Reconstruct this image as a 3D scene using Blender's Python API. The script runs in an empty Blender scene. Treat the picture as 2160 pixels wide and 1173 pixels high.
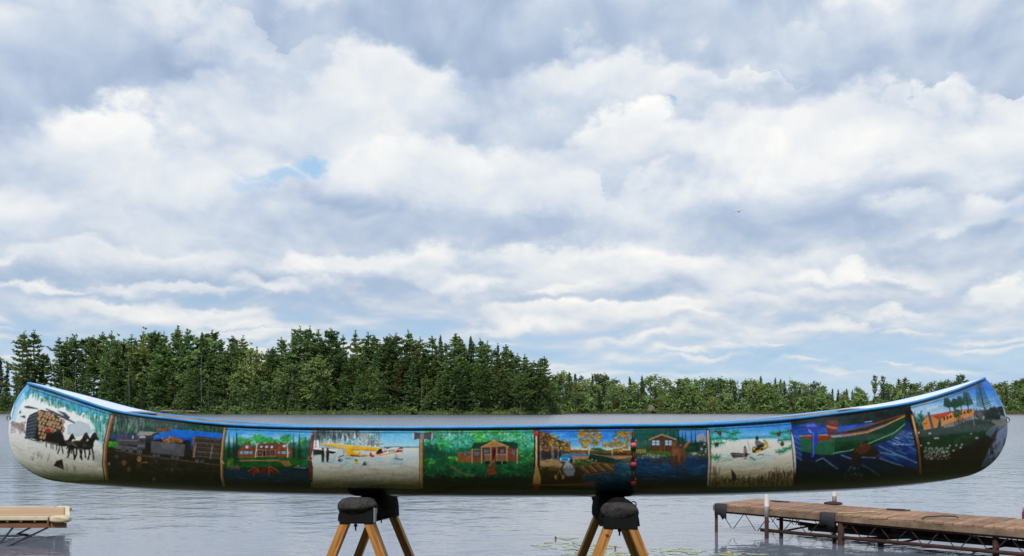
# Painted freight canoe on two sawhorses in front of a northern lake.
import bpy, bmesh, math, random
import numpy as np
from mathutils import Vector, Matrix

R = math.radians
SC = bpy.context.scene
COL = SC.collection

# ------------------------------------------------------------------ camera
EYE = 2.2                      # eye height above the lake, metres
FPX = 2075.0                   # focal length in pixels of the 2160 px wide photograph
HZ = 860.0                     # horizon row in the photograph
cam_data = bpy.data.cameras.new('camera')
cam_data.sensor_width = 36.0
cam_data.lens = 36.0 * FPX / 2160.0
cam_data.shift_y = (HZ - 586.5) / 2160.0
cam_data.clip_start = 0.1
cam_data.clip_end = 8000.0
cam = bpy.data.objects.new('camera', cam_data)
cam.location = (0.0, 0.0, EYE)
cam.rotation_euler = (R(90), 0, 0)
COL.objects.link(cam)
SC.camera = cam

# ------------------------------------------------------------------ sun, sky, exposure
SUN_EL, SUN_AZ = 52.0, 202.0    # azimuth clockwise from +Y (the view direction): behind the camera, a little left
sun_data = bpy.data.lights.new('sun', 'SUN')
sun_data.energy = 3.0
sun_data.angle = R(10)
sun_data.color = (1.0, 0.97, 0.93)
sun = bpy.data.objects.new('sun', sun_data)
sdir = Vector((math.sin(R(SUN_AZ)) * math.cos(R(SUN_EL)), math.cos(R(SUN_AZ)) * math.cos(R(SUN_EL)), math.sin(R(SUN_EL))))
sun.rotation_euler = (-sdir).to_track_quat('-Z', 'Y').to_euler()
COL.objects.link(sun)
SC.view_settings.view_transform = 'Standard'
SC.view_settings.look = 'None'
SC.view_settings.gamma = 1.0
SC.view_settings.exposure = 0.0
SC.view_settings.use_curve_mapping = False
SC.cycles.max_bounces = 6
SC.cycles.transparent_max_bounces = 4
SC.cycles.caustics_reflective = False
SC.cycles.caustics_refractive = False
SC.cycles.use_denoising = True
SC.cycles.use_adaptive_sampling = True
SC.cycles.adaptive_threshold = 0.015
SC.cycles.adaptive_min_samples = 10


class NT:
    """Tiny helper to write node trees as expressions."""
    def __init__(self, tree):
        self.t = tree

    def n(self, kind, **kw):
        nd = self.t.nodes.new(kind)
        for k, v in kw.items():
            setattr(nd, k, v)
        return nd

    def put(self, sock, v):
        if isinstance(v, bpy.types.NodeSocket):
            self.t.links.new(v, sock)
        else:
            sock.default_value = v

    def m(self, op, a, b=0.0, c=0.0, clamp=False):
        nd = self.n('ShaderNodeMath', operation=op, use_clamp=clamp)
        self.put(nd.inputs[0], a); self.put(nd.inputs[1], b)
        if len(nd.inputs) > 2:
            self.put(nd.inputs[2], c)
        return nd.outputs[0]

    def vm(self, op, a, b=(0, 0, 0), s=1.0):
        nd = self.n('ShaderNodeVectorMath', operation=op)
        self.put(nd.inputs[0], a)
        if op == 'SCALE':
            self.put(nd.inputs[3], s)
        else:
            self.put(nd.inputs[1], b)
        return nd.outputs['Value'] if op in ('LENGTH', 'DOT_PRODUCT', 'DISTANCE') else nd.outputs['Vector']

    def xyz(self, x=0.0, y=0.0, z=0.0):
        nd = self.n('ShaderNodeCombineXYZ')
        self.put(nd.inputs[0], x); self.put(nd.inputs[1], y); self.put(nd.inputs[2], z)
        return nd.outputs[0]

    def sep(self, v):
        nd = self.n('ShaderNodeSeparateXYZ')
        self.put(nd.inputs[0], v)
        return nd.outputs[0], nd.outputs[1], nd.outputs[2]

    def noise(self, vec, scale, detail=4.0, rough=0.5, lac=2.0, dist=0.0):
        nd = self.n('ShaderNodeTexNoise', noise_dimensions='3D')
        self.put(nd.inputs['Vector'], vec)
        self.put(nd.inputs['Scale'], scale)
        self.put(nd.inputs['Detail'], detail)
        self.put(nd.inputs['Roughness'], rough)
        self.put(nd.inputs['Lacunarity'], lac)
        self.put(nd.inputs['Distortion'], dist)
        return nd.outputs[0]

    def mr(self, v, a, b, c=0.0, d=1.0, smooth=False):
        nd = self.n('ShaderNodeMapRange', interpolation_type='SMOOTHSTEP' if smooth else 'LINEAR')
        nd.clamp = not smooth
        self.put(nd.inputs[0], v)
        for i, q in enumerate((a, b, c, d)):
            self.put(nd.inputs[i + 1], q)
        return nd.outputs[0]

    def mixf(self, f, a, b):
        nd = self.n('ShaderNodeMix', data_type='FLOAT')
        self.put(nd.inputs[0], f); self.put(nd.inputs[2], a); self.put(nd.inputs[3], b)
        return nd.outputs[0]

    def mixc(self, f, a, b, blend='MIX'):
        nd = self.n('ShaderNodeMix', data_type='RGBA', blend_type=blend)
        self.put(nd.inputs[0], f)
        for i, q in ((6, a), (7, b)):
            if not isinstance(q, bpy.types.NodeSocket):
                q = (q[0], q[1], q[2], 1.0)
            self.put(nd.inputs[i], q)
        return nd.outputs[2]

    def ramp(self, f, stops):
        nd = self.n('ShaderNodeValToRGB')
        el = nd.color_ramp.elements
        while len(el) < len(stops):
            el.new(0.5)
        for e, (p, c) in zip(el, stops):
            e.position = p
            e.color = (c[0], c[1], c[2], 1.0)
        self.put(nd.inputs[0], f)
        return nd.outputs[0]


def lin(c):
    """0-255 sRGB to linear."""
    out = []
    for v in c[:3]:
        v = v / 255.0
        out.append(v / 12.92 if v <= 0.04045 else ((v + 0.055) / 1.055) ** 2.4)
    return tuple(out)


def world_sky():
    w = bpy.data.worlds.new('World')
    SC.world = w
    w.use_nodes = True
    w.cycles.sampling_method = 'MANUAL'
    w.cycles.sample_map_resolution = 512
    t = w.node_tree
    t.nodes.clear()
    g = NT(t)
    out = g.n('ShaderNodeOutputWorld')
    bg = g.n('ShaderNodeBackground')
    bg.inputs['Strength'].default_value = 0.1
    t.links.new(bg.outputs[0], out.inputs[0])
    sky = g.n('ShaderNodeTexSky', sky_type='NISHITA')
    sky.sun_disc = False
    sky.sun_elevation = R(SUN_EL)
    sky.sun_rotation = R(SUN_AZ)
    sky.air_density = 1.0
    sky.dust_density = 0.6
    sky.ozone_density = 1.5

    geo = g.n('ShaderNodeNewGeometry')
    d = g.vm('SCALE', geo.outputs['Incoming'], s=-1.0)
    dx, dy, dz = g.sep(d)
    az = g.m('ARCTAN2', dx, dy)
    el = g.m('ARCSINE', g.m('MAXIMUM', dz, 0.0))
    # cloud rows shrink towards the horizon: work in azimuth and the log of elevation
    lel = g.m('LOGARITHM', g.m('ADD', el, 0.055), 2.71828)
    small = g.mr(el, 0.0, 0.30, 0.30, 1.0)                   # feature size against elevation

    def fray(scale, sy, detail, rough):
        nd = g.n('ShaderNodeTexNoise', noise_dimensions='3D')
        g.put(nd.inputs['Vector'], g.xyz(az, g.m('MULTIPLY', el, sy), 1.7))
        nd.inputs['Scale'].default_value = scale
        nd.inputs['Detail'].default_value = detail
        nd.inputs['Roughness'].default_value = rough
        return g.vm('SUBTRACT', nd.outputs['Color'], (0.5, 0.5, 0.5)), nd.outputs[0]
    f1, f1v = fray(8.0, 1.35, 6.0, 0.60)                     # ragged, billowing edges
    vor = g.n('ShaderNodeTexVoronoi', feature='F1', voronoi_dimensions='2D')
    g.put(vor.inputs['Vector'], g.vm('ADD', g.xyz(az, g.m('MULTIPLY', el, 1.5), 0.0), g.vm('SCALE', f1, s=0.05)))
    vor.inputs['Scale'].default_value = 17.0
    vor.inputs['Detail'].default_value = 1.0
    bil = g.m('SUBTRACT', 0.45, vor.outputs['Distance'])     # round lobes
    amt = g.vm('MULTIPLY', f1, (0.20, 0.125, 0.0))
    amt = g.vm('ADD', amt, g.xyz(0.0, g.m('MULTIPLY', bil, -0.016), 0.0))
    ae = g.vm('ADD', g.xyz(az, el, 0.0), g.vm('SCALE', amt, s=small))

    # ground tone of the overcast
    n1 = g.noise(g.xyz(az, g.m('MULTIPLY', lel, 0.62), 0.3), 3.1, 4.0, 0.5)
    n2 = g.noise(g.xyz(az, g.m('MULTIPLY', lel, 0.36), 4.3), 9.0, 5.0, 0.55, dist=0.3)
    n2u = g.noise(g.xyz(az, g.m('MULTIPLY', g.m('ADD', lel, 0.07), 0.36), 4.3), 9.0, 3.0, 0.5, dist=0.3)
    rel = g.m('SUBTRACT', n2, n2u)
    L = g.m('MULTIPLY_ADD', n1, 1.0, 0.0)
    L = g.m('MULTIPLY_ADD', rel, 1.1, L)

    # rows of small cumulus: each cell of a stretched cell pattern is one puff, bright crown, grey base
    def puffs(L, sx, sl, seed, e0, e1, e2, e3, top, base, rmax):
        wa = g.m('ADD', az, g.m('MULTIPLY', g.sep(f1)[0], g.m('MULTIPLY', small, 0.22)))
        wl = g.m('ADD', lel, g.m('MULTIPLY', g.m('ADD', g.sep(f1)[1], g.m('MULTIPLY', bil, -0.2)), 0.45))
        v = g.xyz(g.m('MULTIPLY_ADD', wa, sx, seed), g.m('MULTIPLY', wl, sl), 0.0)
        c = g.n('ShaderNodeTexVoronoi', feature='F1', voronoi_dimensions='2D')
        g.put(c.inputs['Vector'], v)
        c.inputs['Scale'].default_value = 1.0
        c.inputs['Randomness'].default_value = 0.95
        loc = g.vm('SUBTRACT', v, c.outputs['Position'])
        ly = g.sep(loc)[1]
        size = g.sep(c.outputs['Color'])[0]
        r = g.m('DIVIDE', c.outputs['Distance'], g.m('MULTIPLY_ADD', size, rmax * .7, rmax * .3))
        edge = g.mr(ly, -0.3, 0.35, 0.95, 0.72, True)
        mask = g.mr(r, 1.0, g.m('SUBTRACT', 1.0, edge), 0.0, 1.0, True)
        band = g.m('MULTIPLY', g.mr(el, e0, e1, 0.0, 1.0, True), g.mr(el, e2, e3, 1.0, 0.0, True))
        lum = g.mr(ly, -0.42, 0.16, base, top, True)
        return g.mixf(g.m('MULTIPLY', g.m('MULTIPLY', mask, band), 0.85), L, lum)
    L = puffs(L, 5.2, 4.2, 7.3, 0.10, 0.16, 9.0, 9.9, 0.96, 0.42, 0.72)

    def mapped(px, py, rx, ry):
        a = math.atan((px - 1080.0) / FPX)
        e = math.atan((HZ - py) / FPX * math.cos(a))
        mp = g.n('ShaderNodeMapping', vector_type='POINT')
        sx, sy = FPX / rx, FPX / ry
        mp.inputs['Location'].default_value = (-a * sx, -e * sy, 0)
        mp.inputs['Scale'].default_value = (sx, sy, 1)
        g.put(mp.inputs['Vector'], ae)
        return mp.outputs[0]
    for (px, py, rx, ry, lt, lb, soft, al) in CLOUDS:
        q = mapped(px, py, rx, ry)
        qy = g.sep(q)[1]
        inner = g.mr(qy, -0.6, 0.55, 0.12, 1.0 - soft, True)       # soft base, crisper crown
        mask = g.mr(g.vm('LENGTH', q), 1.0, inner, 0.0, al, True)
        lum = g.mr(qy, -1.0, 0.95, lb, lt, True)
        L = g.mixf(mask, L, lum)
    L = puffs(L, 6.0, 6.0, 2.9, 0.05, 0.08, 0.125, 0.17, 0.96, 0.50, 0.62)
    L = puffs(L, 8.0, 8.0, 5.1, 0.012, 0.03, 0.06, 0.085, 0.88, 0.50, 0.64)
    L = g.m('MULTIPLY_ADD', rel, 0.45, L)
    L = g.m('MULTIPLY_ADD', g.m('SUBTRACT', n2, 0.5), 0.34, L)
    L = g.m('MULTIPLY_ADD', bil, g.m('MULTIPLY', small, 0.10), L)
    L = g.mixf(g.mr(el, 0.0, 0.07, 0.5, 0.0), L, 0.62)
    L = g.m('MULTIPLY_ADD', L, 1.06, -0.095, clamp=True)
    # cloud colours as seen, slate base to white crown
    k = 10.0
    cc = g.ramp(L, [(0.0, lin((148, 169, 199))), (0.3, lin((178, 195, 219))), (0.55, lin((206, 217, 232))),
                    (0.8, lin((234, 238, 242))), (1.0, lin((255, 254, 251)))])
    cc = g.mixc(g.mr(el, 0.03, 0.2, 0.75, 0.0), cc, (1.0, 0.98, 0.93), 'MULTIPLY')
    cc = g.vm('SCALE', cc, s=k)
    # clear air shows through holes and, thinly, low over the far shore
    hole = g.m('MULTIPLY_ADD', g.mr(el, 0.0, 0.12, 0.42, 0.0), 1.0, g.m('MULTIPLY', g.m('SUBTRACT', 0.62, L), g.mr(el, 0.05, 0.25, 0.85, 0.22)))
    hole = g.mr(hole, 0.10, 0.52, 0.0, 0.60, True)
    for (px, py, rx, ry, soft, al) in HOLES:
        hole = g.m('MAXIMUM', hole, g.mr(g.vm('LENGTH', mapped(px, py, rx, ry)), 1.0, 1.0 - soft, 0.0, al, True))
    blue = g.mixc(0.75, sky.outputs[0], tuple(k * c for c in lin((172, 214, 250))))
    col = g.mixc(hole, cc, blue)
    g.put(bg.inputs[0], col)


# big clouds: photo column, row, half width, half height, brightness of crown and base, edge softness, opacity
CLOUDS = [
    (1100, 60, 900, 150, 0.40, 0.30, 0.9, 0.8),
    (280, 165, 430, 135, 0.26, 0.24, 0.7, 0.9),
    (60, 70, 260, 90, 0.62, 0.55, 0.8, 0.7),
    (40, 262, 200, 80, 0.36, 0.28, 0.6, 0.9),
    (1010, 100, 340, 100, 0.32, 0.22, 0.8, 0.8),
    (1500, 70, 300, 70, 0.38, 0.36, 0.8, 0.7),
    (1255, 85, 70, 45, 0.85, 0.55, 0.8, 0.9),
    (1900, 60, 320, 75, 0.80, 0.50, 0.8, 0.7),
    (1850, 165, 420, 55, 0.45, 0.35, 0.8, 0.75),
    (500, 210, 250, 75, 0.74, 0.66, 0.5, 0.8),
    (800, 200, 220, 105, 0.98, 0.66, 0.5, 0.95),
    (620, 260, 420, 85, 0.86, 0.74, 0.6, 0.8),
    (240, 290, 175, 88, 1.0, 0.80, 0.45, 0.95),
    (330, 370, 520, 110, 0.86, 0.72, 0.6, 0.85),
    (1280, 180, 330, 85, 0.90, 0.62, 0.5, 0.85),
    (1100, 250, 330, 55, 0.62, 0.55, 0.8, 0.7),
    (1700, 270, 420, 90, 0.96, 0.85, 0.6, 0.9),
    (1340, 285, 150, 70, 1.0, 0.82, 0.35, 0.9),
    (1640, 330, 330, 70, 1.0, 0.85, 0.5, 0.9),
    (2050, 310, 290, 110, 0.93, 0.80, 0.6, 0.8),
    (1960, 195, 110, 22, 0.95, 0.7, 0.5, 0.8),
    (1180, 345, 300, 70, 0.88, 0.74, 0.6, 0.8),
    (930, 370, 330, 95, 0.98, 0.72, 0.4, 0.95),
    (1180, 420, 350, 50, 0.90, 0.70, 0.5, 0.8),
    (150, 470, 420, 75, 0.90, 0.58, 0.6, 0.8),
    (600, 480, 420, 60, 0.74, 0.56, 0.7, 0.7),
    (1010, 490, 500, 48, 0.48, 0.34, 0.6, 0.85),
    (1700, 470, 450, 80, 0.50, 0.32, 0.6, 0.85),
    (1900, 445, 100, 50, 0.92, 0.55, 0.6, 0.9),
    (2090, 450, 120, 50, 0.92, 0.6, 0.6, 0.9),
    (1640, 425, 130, 35, 0.72, 0.55, 0.8, 0.8),
    (1960, 525, 230, 32, 0.42, 0.36, 0.7, 0.7),
    (260, 555, 340, 48, 0.95, 0.40, 0.45, 0.9),
    (760, 565, 220, 40, 0.95, 0.60, 0.5, 0.8),
    (1260, 560, 420, 50, 0.97, 0.66, 0.4, 0.9),
    (1800, 580, 420, 40, 0.90, 0.62, 0.6, 0.8),
    (700, 605, 500, 18, 0.36, 0.32, 0.8, 0.7),
    (360, 605, 220, 14, 0.92, 0.7, 0.6, 0.8),
    (250, 650, 170, 34, 0.97, 0.74, 0.5, 0.85),
    (460, 665, 130, 24, 0.95, 0.7, 0.5, 0.8),
    (1300, 655, 340, 32, 0.98, 0.66, 0.45, 0.9),
    (1200, 625, 420, 14, 0.40, 0.36, 0.8, 0.7),
    (1700, 625, 330, 26, 0.88, 0.66, 0.6, 0.7),
    (2130, 620, 100, 42, 1.0, 0.82, 0.4, 0.95),
]
HOLES = [
    (662, 338, 85, 34, 0.7, 0.9),
    (600, 372, 80, 30, 0.8, 0.75),
    (560, 398, 70, 22, 0.9, 0.5),
    (1408, 214, 22, 14, 0.8, 0.8),
    (2140, 455, 35, 22, 0.9, 0.3),
]
world_sky()


# ------------------------------------------------------------------ helpers
class MB:
    """Collects verts and faces of one part."""
    def __init__(self):
        self.v, self.f = [], []

    def add(self, vs, fs):
        o = len(self.v)
        self.v += [tuple(p) for p in vs]
        self.f += [tuple(i + o for i in q) for q in fs]
        return self

    def box(self, c, s, M=None):
        x, y, z = (k / 2.0 for k in s)
        vs = [Vector((i * x, j * y, k * z)) for k in (-1, 1) for i, j in ((-1, -1), (1, -1), (1, 1), (-1, 1))]
        if M is not None:
            vs = [M @ p for p in vs]
        vs = [p + Vector(c) for p in vs]
        return self.add(vs, [(3, 2, 1, 0), (4, 5, 6, 7), (0, 1, 5, 4), (1, 2, 6, 5), (2, 3, 7, 6), (3, 0, 4, 7)])

    def tube(self, pts, r, n=8, caps=True):
        pts = [Vector(p) for p in pts]
        rs = r if isinstance(r, (list, tuple)) else [r] * len(pts)
        vs, fs = [], []
        prev = None
        for i, p in enumerate(pts):
            t = (pts[min(i + 1, len(pts) - 1)] - pts[max(i - 1, 0)]).normalized()
            a = prev if prev is not None else (Vector((0, 0, 1)) if abs(t.z) < .9 else Vector((1, 0, 0)))
            u = (a - t * a.dot(t)).normalized()
            w = t.cross(u)
            prev = u
            for k in range(n):
                an = 2 * math.pi * k / n
                vs.append(p + (u * math.cos(an) + w * math.sin(an)) * rs[i])
        for i in range(len(pts) - 1):
            for k in range(n):
                fs.append((i * n + k, i * n + (k + 1) % n, (i + 1) * n + (k + 1) % n, (i + 1) * n + k))
        if caps:
            fs.append(tuple(range(n - 1, -1, -1)))
            fs.append(tuple((len(pts) - 1) * n + k for k in range(n)))
        return self.add(vs, fs)

    def lathe(self, c, prof, n=16):
        vs, fs = [], []
        for (r, z) in prof:
            for k in range(n):
                a = 2 * math.pi * k / n
                vs.append((c[0] + r * math.cos(a), c[1] + r * math.sin(a), c[2] + z))
        for i in range(len(prof) - 1):
            for k in range(n):
                fs.append((i * n + k, i * n + (k + 1) % n, (i + 1) * n + (k + 1) % n, (i + 1) * n + k))
        fs.append(tuple(range(n - 1, -1, -1)))
        fs.append(tuple((len(prof) - 1) * n + k for k in range(n)))
        return self.add(vs, fs)

    def torus(self, c, R_, r, M=None, n=20, m=8, sx=1.0):
        vs, fs = [], []
        for i in range(n):
            a = 2 * math.pi * i / n
            for j in range(m):
                b = 2 * math.pi * j / m
                p = Vector(((R_ + r * math.cos(b)) * math.cos(a) * sx, (R_ + r * math.cos(b)) * math.sin(a), r * math.sin(b)))
                if M is not None:
                    p = M @ p
                vs.append(p + Vector(c))
        for i in range(n):
            for j in range(m):
                fs.append((i * m + j, ((i + 1) % n) * m + j, ((i + 1) % n) * m + (j + 1) % m, i * m + (j + 1) % m))
        return self.add(vs, fs)

    def mesh(self, name, off=(0, 0, 0), smooth=False):
        me = bpy.data.meshes.new(name)
        me.from_pydata([(p[0] - off[0], p[1] - off[1], p[2] - off[2]) for p in self.v], [], self.f)
        if smooth:
            me.polygons.foreach_set('use_smooth', [True] * len(me.polygons))
        me.update()
        return me

    def obj(self, name, m, parent=None, smooth=False, bevel=0.0, off=None):
        off = off if off is not None else (parent.location if parent is not None else (0, 0, 0))
        me = self.mesh(name, off, smooth)
        me.materials.append(m)
        return link(name, me, parent, bevel)


def link(name, data, parent=None, bevel=0.0):
    o = bpy.data.objects.new(name, data)
    COL.objects.link(o)
    o.parent = parent
    if bevel:
        b = o.modifiers.new('bevel', 'BEVEL')
        b.width = bevel
        b.segments = 2
        b.limit_method = 'ANGLE'
    return o


def tag(o, label, cat, group=None):
    o['label'] = label
    o['category'] = cat
    if group:
        o['group'] = group
    return o


def thing(name, label, cat, loc=(0, 0, 0), group=None):
    o = bpy.data.objects.new(name, None)
    o.empty_display_size = 0.2
    o.location = loc
    COL.objects.link(o)
    return tag(o, label, cat, group)


def tri_mesh(name, V, F, m, smooth=False):
    """numpy verts (n,3) and faces (k,3 or 4) to a mesh, fast."""
    me = bpy.data.meshes.new(name)
    V = np.asarray(V, np.float32)
    F = np.asarray(F, np.int32)
    k = F.shape[1]
    me.vertices.add(len(V))
    me.vertices.foreach_set('co', V.ravel())
    me.loops.add(F.size)
    me.loops.foreach_set('vertex_index', F.ravel())
    me.polygons.add(len(F))
    me.polygons.foreach_set('loop_start', np.arange(0, F.size, k, dtype=np.int32))
    me.polygons.foreach_set('loop_total', np.full(len(F), k, np.int32))
    if smooth:
        me.polygons.foreach_set('use_smooth', np.ones(len(F), bool))
    me.update()
    me.materials.append(m)
    return me


def material(name):
    m = bpy.data.materials.new(name)
    m.use_nodes = True
    g = NT(m.node_tree)
    return m, g, m.node_tree.nodes['Principled BSDF']


def pmat(name, c1, c2, scale=6.0, rough=0.7, stretch=(1, 1, 1), bump=0.0, metal=0.0, detail=6.0, rand=0.0, lo=.3, hi=.7, spec=0.4, coord='Object', bscale=None):
    """Two-tone noise material; colours are linear reflectances."""
    m, g, b = material(name)
    tc = g.n('ShaderNodeTexCoord')
    v = g.vm('MULTIPLY', tc.outputs[coord], stretch)
    n = g.noise(v, scale, detail, 0.6)
    col = g.mixc(g.mr(n, lo, hi), c1, c2)
    if rand:
        oi = g.n('ShaderNodeObjectInfo')
        col = g.vm('SCALE', col, s=g.mr(oi.outputs['Random'], 0, 1, 1 - rand, 1 + rand))
    g.put(b.inputs['Base Color'], col)
    b.inputs['Roughness'].default_value = rough
    b.inputs['Metallic'].default_value = metal
    b.inputs['Specular IOR Level'].default_value = spec
    if bump:
        bp = g.n('ShaderNodeBump')
        bp.inputs['Strength'].default_value = 1.0
        bp.inputs['Distance'].default_value = bump
        g.put(bp.inputs['Height'], g.noise(v, bscale or scale * 3, 5.0, 0.6))
        m.node_tree.links.new(bp.outputs[0], b.inputs['Normal'])
    return m


def at(px, py, d):
    """World point seen at a photograph pixel, d metres down the view axis (used only to measure)."""
    return Vector(((px - 1080.0) / FPX * d, d, EYE - (py - HZ) / FPX * d))


RNG = np.random.RandomState(11)
PANEL_NAME = [(235, 'horse team'), (472, 'log train'), (656, 'log lodge'), (889, 'ski plane'), (1132, 'porch cabin'),
              (1336, 'blue car'), (1495, 'moose'), (1674, 'snowmobile'), (1936, 'green canoe'), (9999, 'river bend')]


def above(px):
    for q, n in PANEL_NAME:
        if px < q:
            return n


# ------------------------------------------------------------------ setting: ground, lake, far shores
def build_water():
    m, g, b = material('lake_water')
    geo = g.n('ShaderNodeNewGeometry')
    p = geo.outputs['Position']
    w1 = g.noise(g.vm('MULTIPLY', p, (0.75, 1.0, 1.0)), 0.9, 3.0, 0.55, dist=0.4)
    w2 = g.noise(g.vm('MULTIPLY', p, (0.7, 1.0, 1.0)), 3.4, 3.0, 0.55, dist=0.3)
    w3 = g.noise(g.vm('MULTIPLY', p, (0.8, 1.0, 1.0)), 11.0, 2.0, 0.5)
    gust = g.mr(g.noise(g.vm('MULTIPLY', p, (0.35, 1.0, 1.0)), 0.035, 3.0, 0.55), 0.38, 0.62, 0.85, 1.5)
    h = g.m('MULTIPLY_ADD', w2, 0.022, g.m('MULTIPLY', w1, 0.065))
    h = g.m('MULTIPLY_ADD', w3, 0.004, h)
    h = g.m('MULTIPLY', h, g.m('MULTIPLY', gust, g.mr(g.sep(p)[1], 14.0, 80.0, 0.25, 1.0)))
    bp = g.n('ShaderNodeBump')
    bp.inputs['Strength'].default_value = 1.0
    bp.inputs['Distance'].default_value = 1.0
    g.put(bp.inputs['Height'], h)
    m.node_tree.links.new(bp.outputs[0], b.inputs['Normal'])
    b.inputs['Base Color'].default_value = (0.145, 0.166, 0.205, 1)
    g.put(b.inputs['Roughness'], g.mr(g.sep(p)[1], 16.0, 90.0, 0.05, 0.27))      # sheltered by the docks, ruffled further out
    b.inputs['IOR'].default_value = 1.58
    b.inputs['Specular IOR Level'].default_value = 0.5
    mb = MB()
    xs = [-1500, -200, -40, 0, 40, 200, 1500]
    ys = [7.6, 20, 60, 200, 600, 1500]
    vs = [(x, y, 0.0) for y in ys for x in xs]
    fs = [(j * 7 + i, j * 7 + i + 1, (j + 1) * 7 + i + 1, (j + 1) * 7 + i) for j in range(5) for i in range(6)]
    mb.add(vs, fs)
    o = mb.obj('lake', m)
    o['kind'] = 'structure'


def build_ground():
    m = pmat('lawn_ground', (0.035, 0.055, 0.018), (0.075, 0.075, 0.035), 1.6, 0.95, bump=0.02, coord='Object', spec=.1)
    xs = np.concatenate([[-1500, -400, -120], np.linspace(-40, 40, 41), [120, 400, 1500]])
    prof = [(-400, 1.6), (-60, 1.2), (-20, 1.0), (-5, 0.95), (0, 0.92), (3, 0.86), (4.5, 0.80), (5.7, 0.745), (6.4, 0.66), (7.2, 0.35), (8.2, -0.35), (12, -1.2), (40, -4), (1500, -6)]
    V, F = [], []
    for j, (y, z) in enumerate(prof):
        for x in xs:
            V.append((x, y, z + (0.03 * math.sin(x * 1.3 + y) if abs(x) < 41 and 5.8 < y < 9 else 0)))
    n = len(xs)
    for j in range(len(prof) - 1):
        for i in range(n - 1):
            F.append((j * n + i, j * n + i + 1, (j + 1) * n + i + 1, (j + 1) * n + i))
    o = link('ground', tri_mesh('ground', V, F, m, True))
    o['kind'] = 'structure'


def shore_d(px):
    """Distance of the wooded point's waterline along the view axis."""
    d = np.interp(px, [-500, 0, 300, 600, 1100, 1150, 1185, 1200], [360, 348, 332, 308, 300, 303, 318, 340])
    return float(d + 1.6 * math.sin(px * .045) + .9 * math.sin(px * .13))


def far_d(px):
    return float(np.interp(px, [1000, 1160, 1300, 1600, 1800, 2160, 2700], [380, 365, 352, 345, 335, 322, 320]) + 1.2 * math.sin(px * .05) + .7 * math.sin(px * .17))


def land_strip(name, px0, px1, step, dfun, rise, close_right=False):
    m = pmat(name + '_soil', (0.030, 0.034, 0.016), (0.085, 0.075, 0.045), 0.35, 0.95, bump=0.15, spec=.1)
    pxs = np.arange(px0, px1 + 1, step)
    prof = [(-3, -.6), (-.4, -.12), (0.4, .22), (2, .55), (8, 1.0), (25, 1.0 + rise * .4), (60, 1.0 + rise), (160, 1.0 + rise), (200, -2)]
    V, F = [], []
    for px in pxs:
        d = dfun(px)
        for (dd, z) in prof:
            if close_right:
                k = max(0.0, min(1.0, (px1 - px) / 60.0))
                dd = dd * (0.12 + 0.88 * k) if dd > 0 else dd
                z = z * (0.2 + .8 * k) if z > 0 else z
            p = at(px, HZ, d)
            V.append((p.x * (d + dd) / d, d + dd, z + (RNG.uniform(-.08, .08) if dd < 10 else 0)))
    n = len(prof)
    for i in range(len(pxs) - 1):
        for j in range(n - 1):
            F.append((i * n + j, (i + 1) * n + j, (i + 1) * n + j + 1, i * n + j + 1))
    o = link(name, tri_mesh(name, V, F, m, True))
    o['kind'] = 'structure'


build_ground()
build_water()
land_strip('wooded_point', -560, 1200, 20, shore_d, 2.0, True)
land_strip('far_shore', 1060, 2760, 20, far_d, 4.0)


# ------------------------------------------------------------------ trees
def leaf_mat(name, c1, c2, c3, rough=.65):
    m, g, b = material(name)
    tc = g.n('ShaderNodeTexCoord')
    oi = g.n('ShaderNodeObjectInfo')
    geo = g.n('ShaderNodeNewGeometry')
    n = g.noise(tc.outputs['Object'], 0.55, 3.0, 0.6)
    col = g.mixc(g.mr(n, .35, .65), c1, c2)
    col = g.mixc(g.mr(geo.outputs['Random Per Island'], 0.35, 1.0, 0, .8), col, c3)
    col = g.vm('SCALE', col, s=g.mr(oi.outputs['Random'], 0, 1, .66, 1.42))
    hue = g.mixc(g.m('FRACT', g.m('MULTIPLY', oi.outputs['Random'], 7.3)), (.80, 1.0, 1.0), (1.10, 1.03, .84))
    col = g.vm('MULTIPLY', col, hue)
    g.put(b.inputs['Base Color'], col)
    b.inputs['Roughness'].default_value = rough
    b.inputs['Specular IOR Level'].default_value = .25
    tr = g.n('ShaderNodeBsdfTranslucent')
    g.put(tr.inputs[0], g.vm('MULTIPLY', col, (1.1, 1.15, .6)))
    mx = g.n('ShaderNodeMixShader')
    mx.inputs[0].default_value = .22
    out = m.node_tree.nodes['Material Output']
    m.node_tree.links.new(b.outputs[0], mx.inputs[1])
    m.node_tree.links.new(tr.outputs[0], mx.inputs[2])
    m.node_tree.links.new(mx.outputs[0], out.inputs[0])
    return m


MAT_PINE = leaf_mat('pine_needles', (0.090, 0.140, 0.042), (0.125, 0.182, 0.054), (0.185, 0.245, 0.076))
MAT_SPRUCE = leaf_mat('spruce_needles', (0.072, 0.116, 0.044), (0.100, 0.152, 0.056), (0.148, 0.205, 0.074))
MAT_BIRCH = leaf_mat('birch_leaves', (0.150, 0.205, 0.068), (0.190, 0.250, 0.085), (0.245, 0.300, 0.115))
MAT_BUSH = leaf_mat('shore_leaves', (0.125, 0.178, 0.054), (0.165, 0.218, 0.072), (0.215, 0.260, 0.100))
MAT_RUST = leaf_mat('dead_needles', (0.16, 0.085, 0.020), (0.20, 0.12, 0.03), (0.26, 0.17, 0.05))
MAT_BARK = pmat('pine_bark', (0.055, 0.042, 0.032), (0.13, 0.105, 0.085), 2.0, .9, (1, 1, .3), rand=.25)
MAT_BBARK = pmat('birch_bark', (0.50, 0.48, 0.43), (0.26, 0.24, 0.21), 1.2, .8, (1, 1, 2.5), lo=.5, hi=.72, rand=.2)
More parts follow.
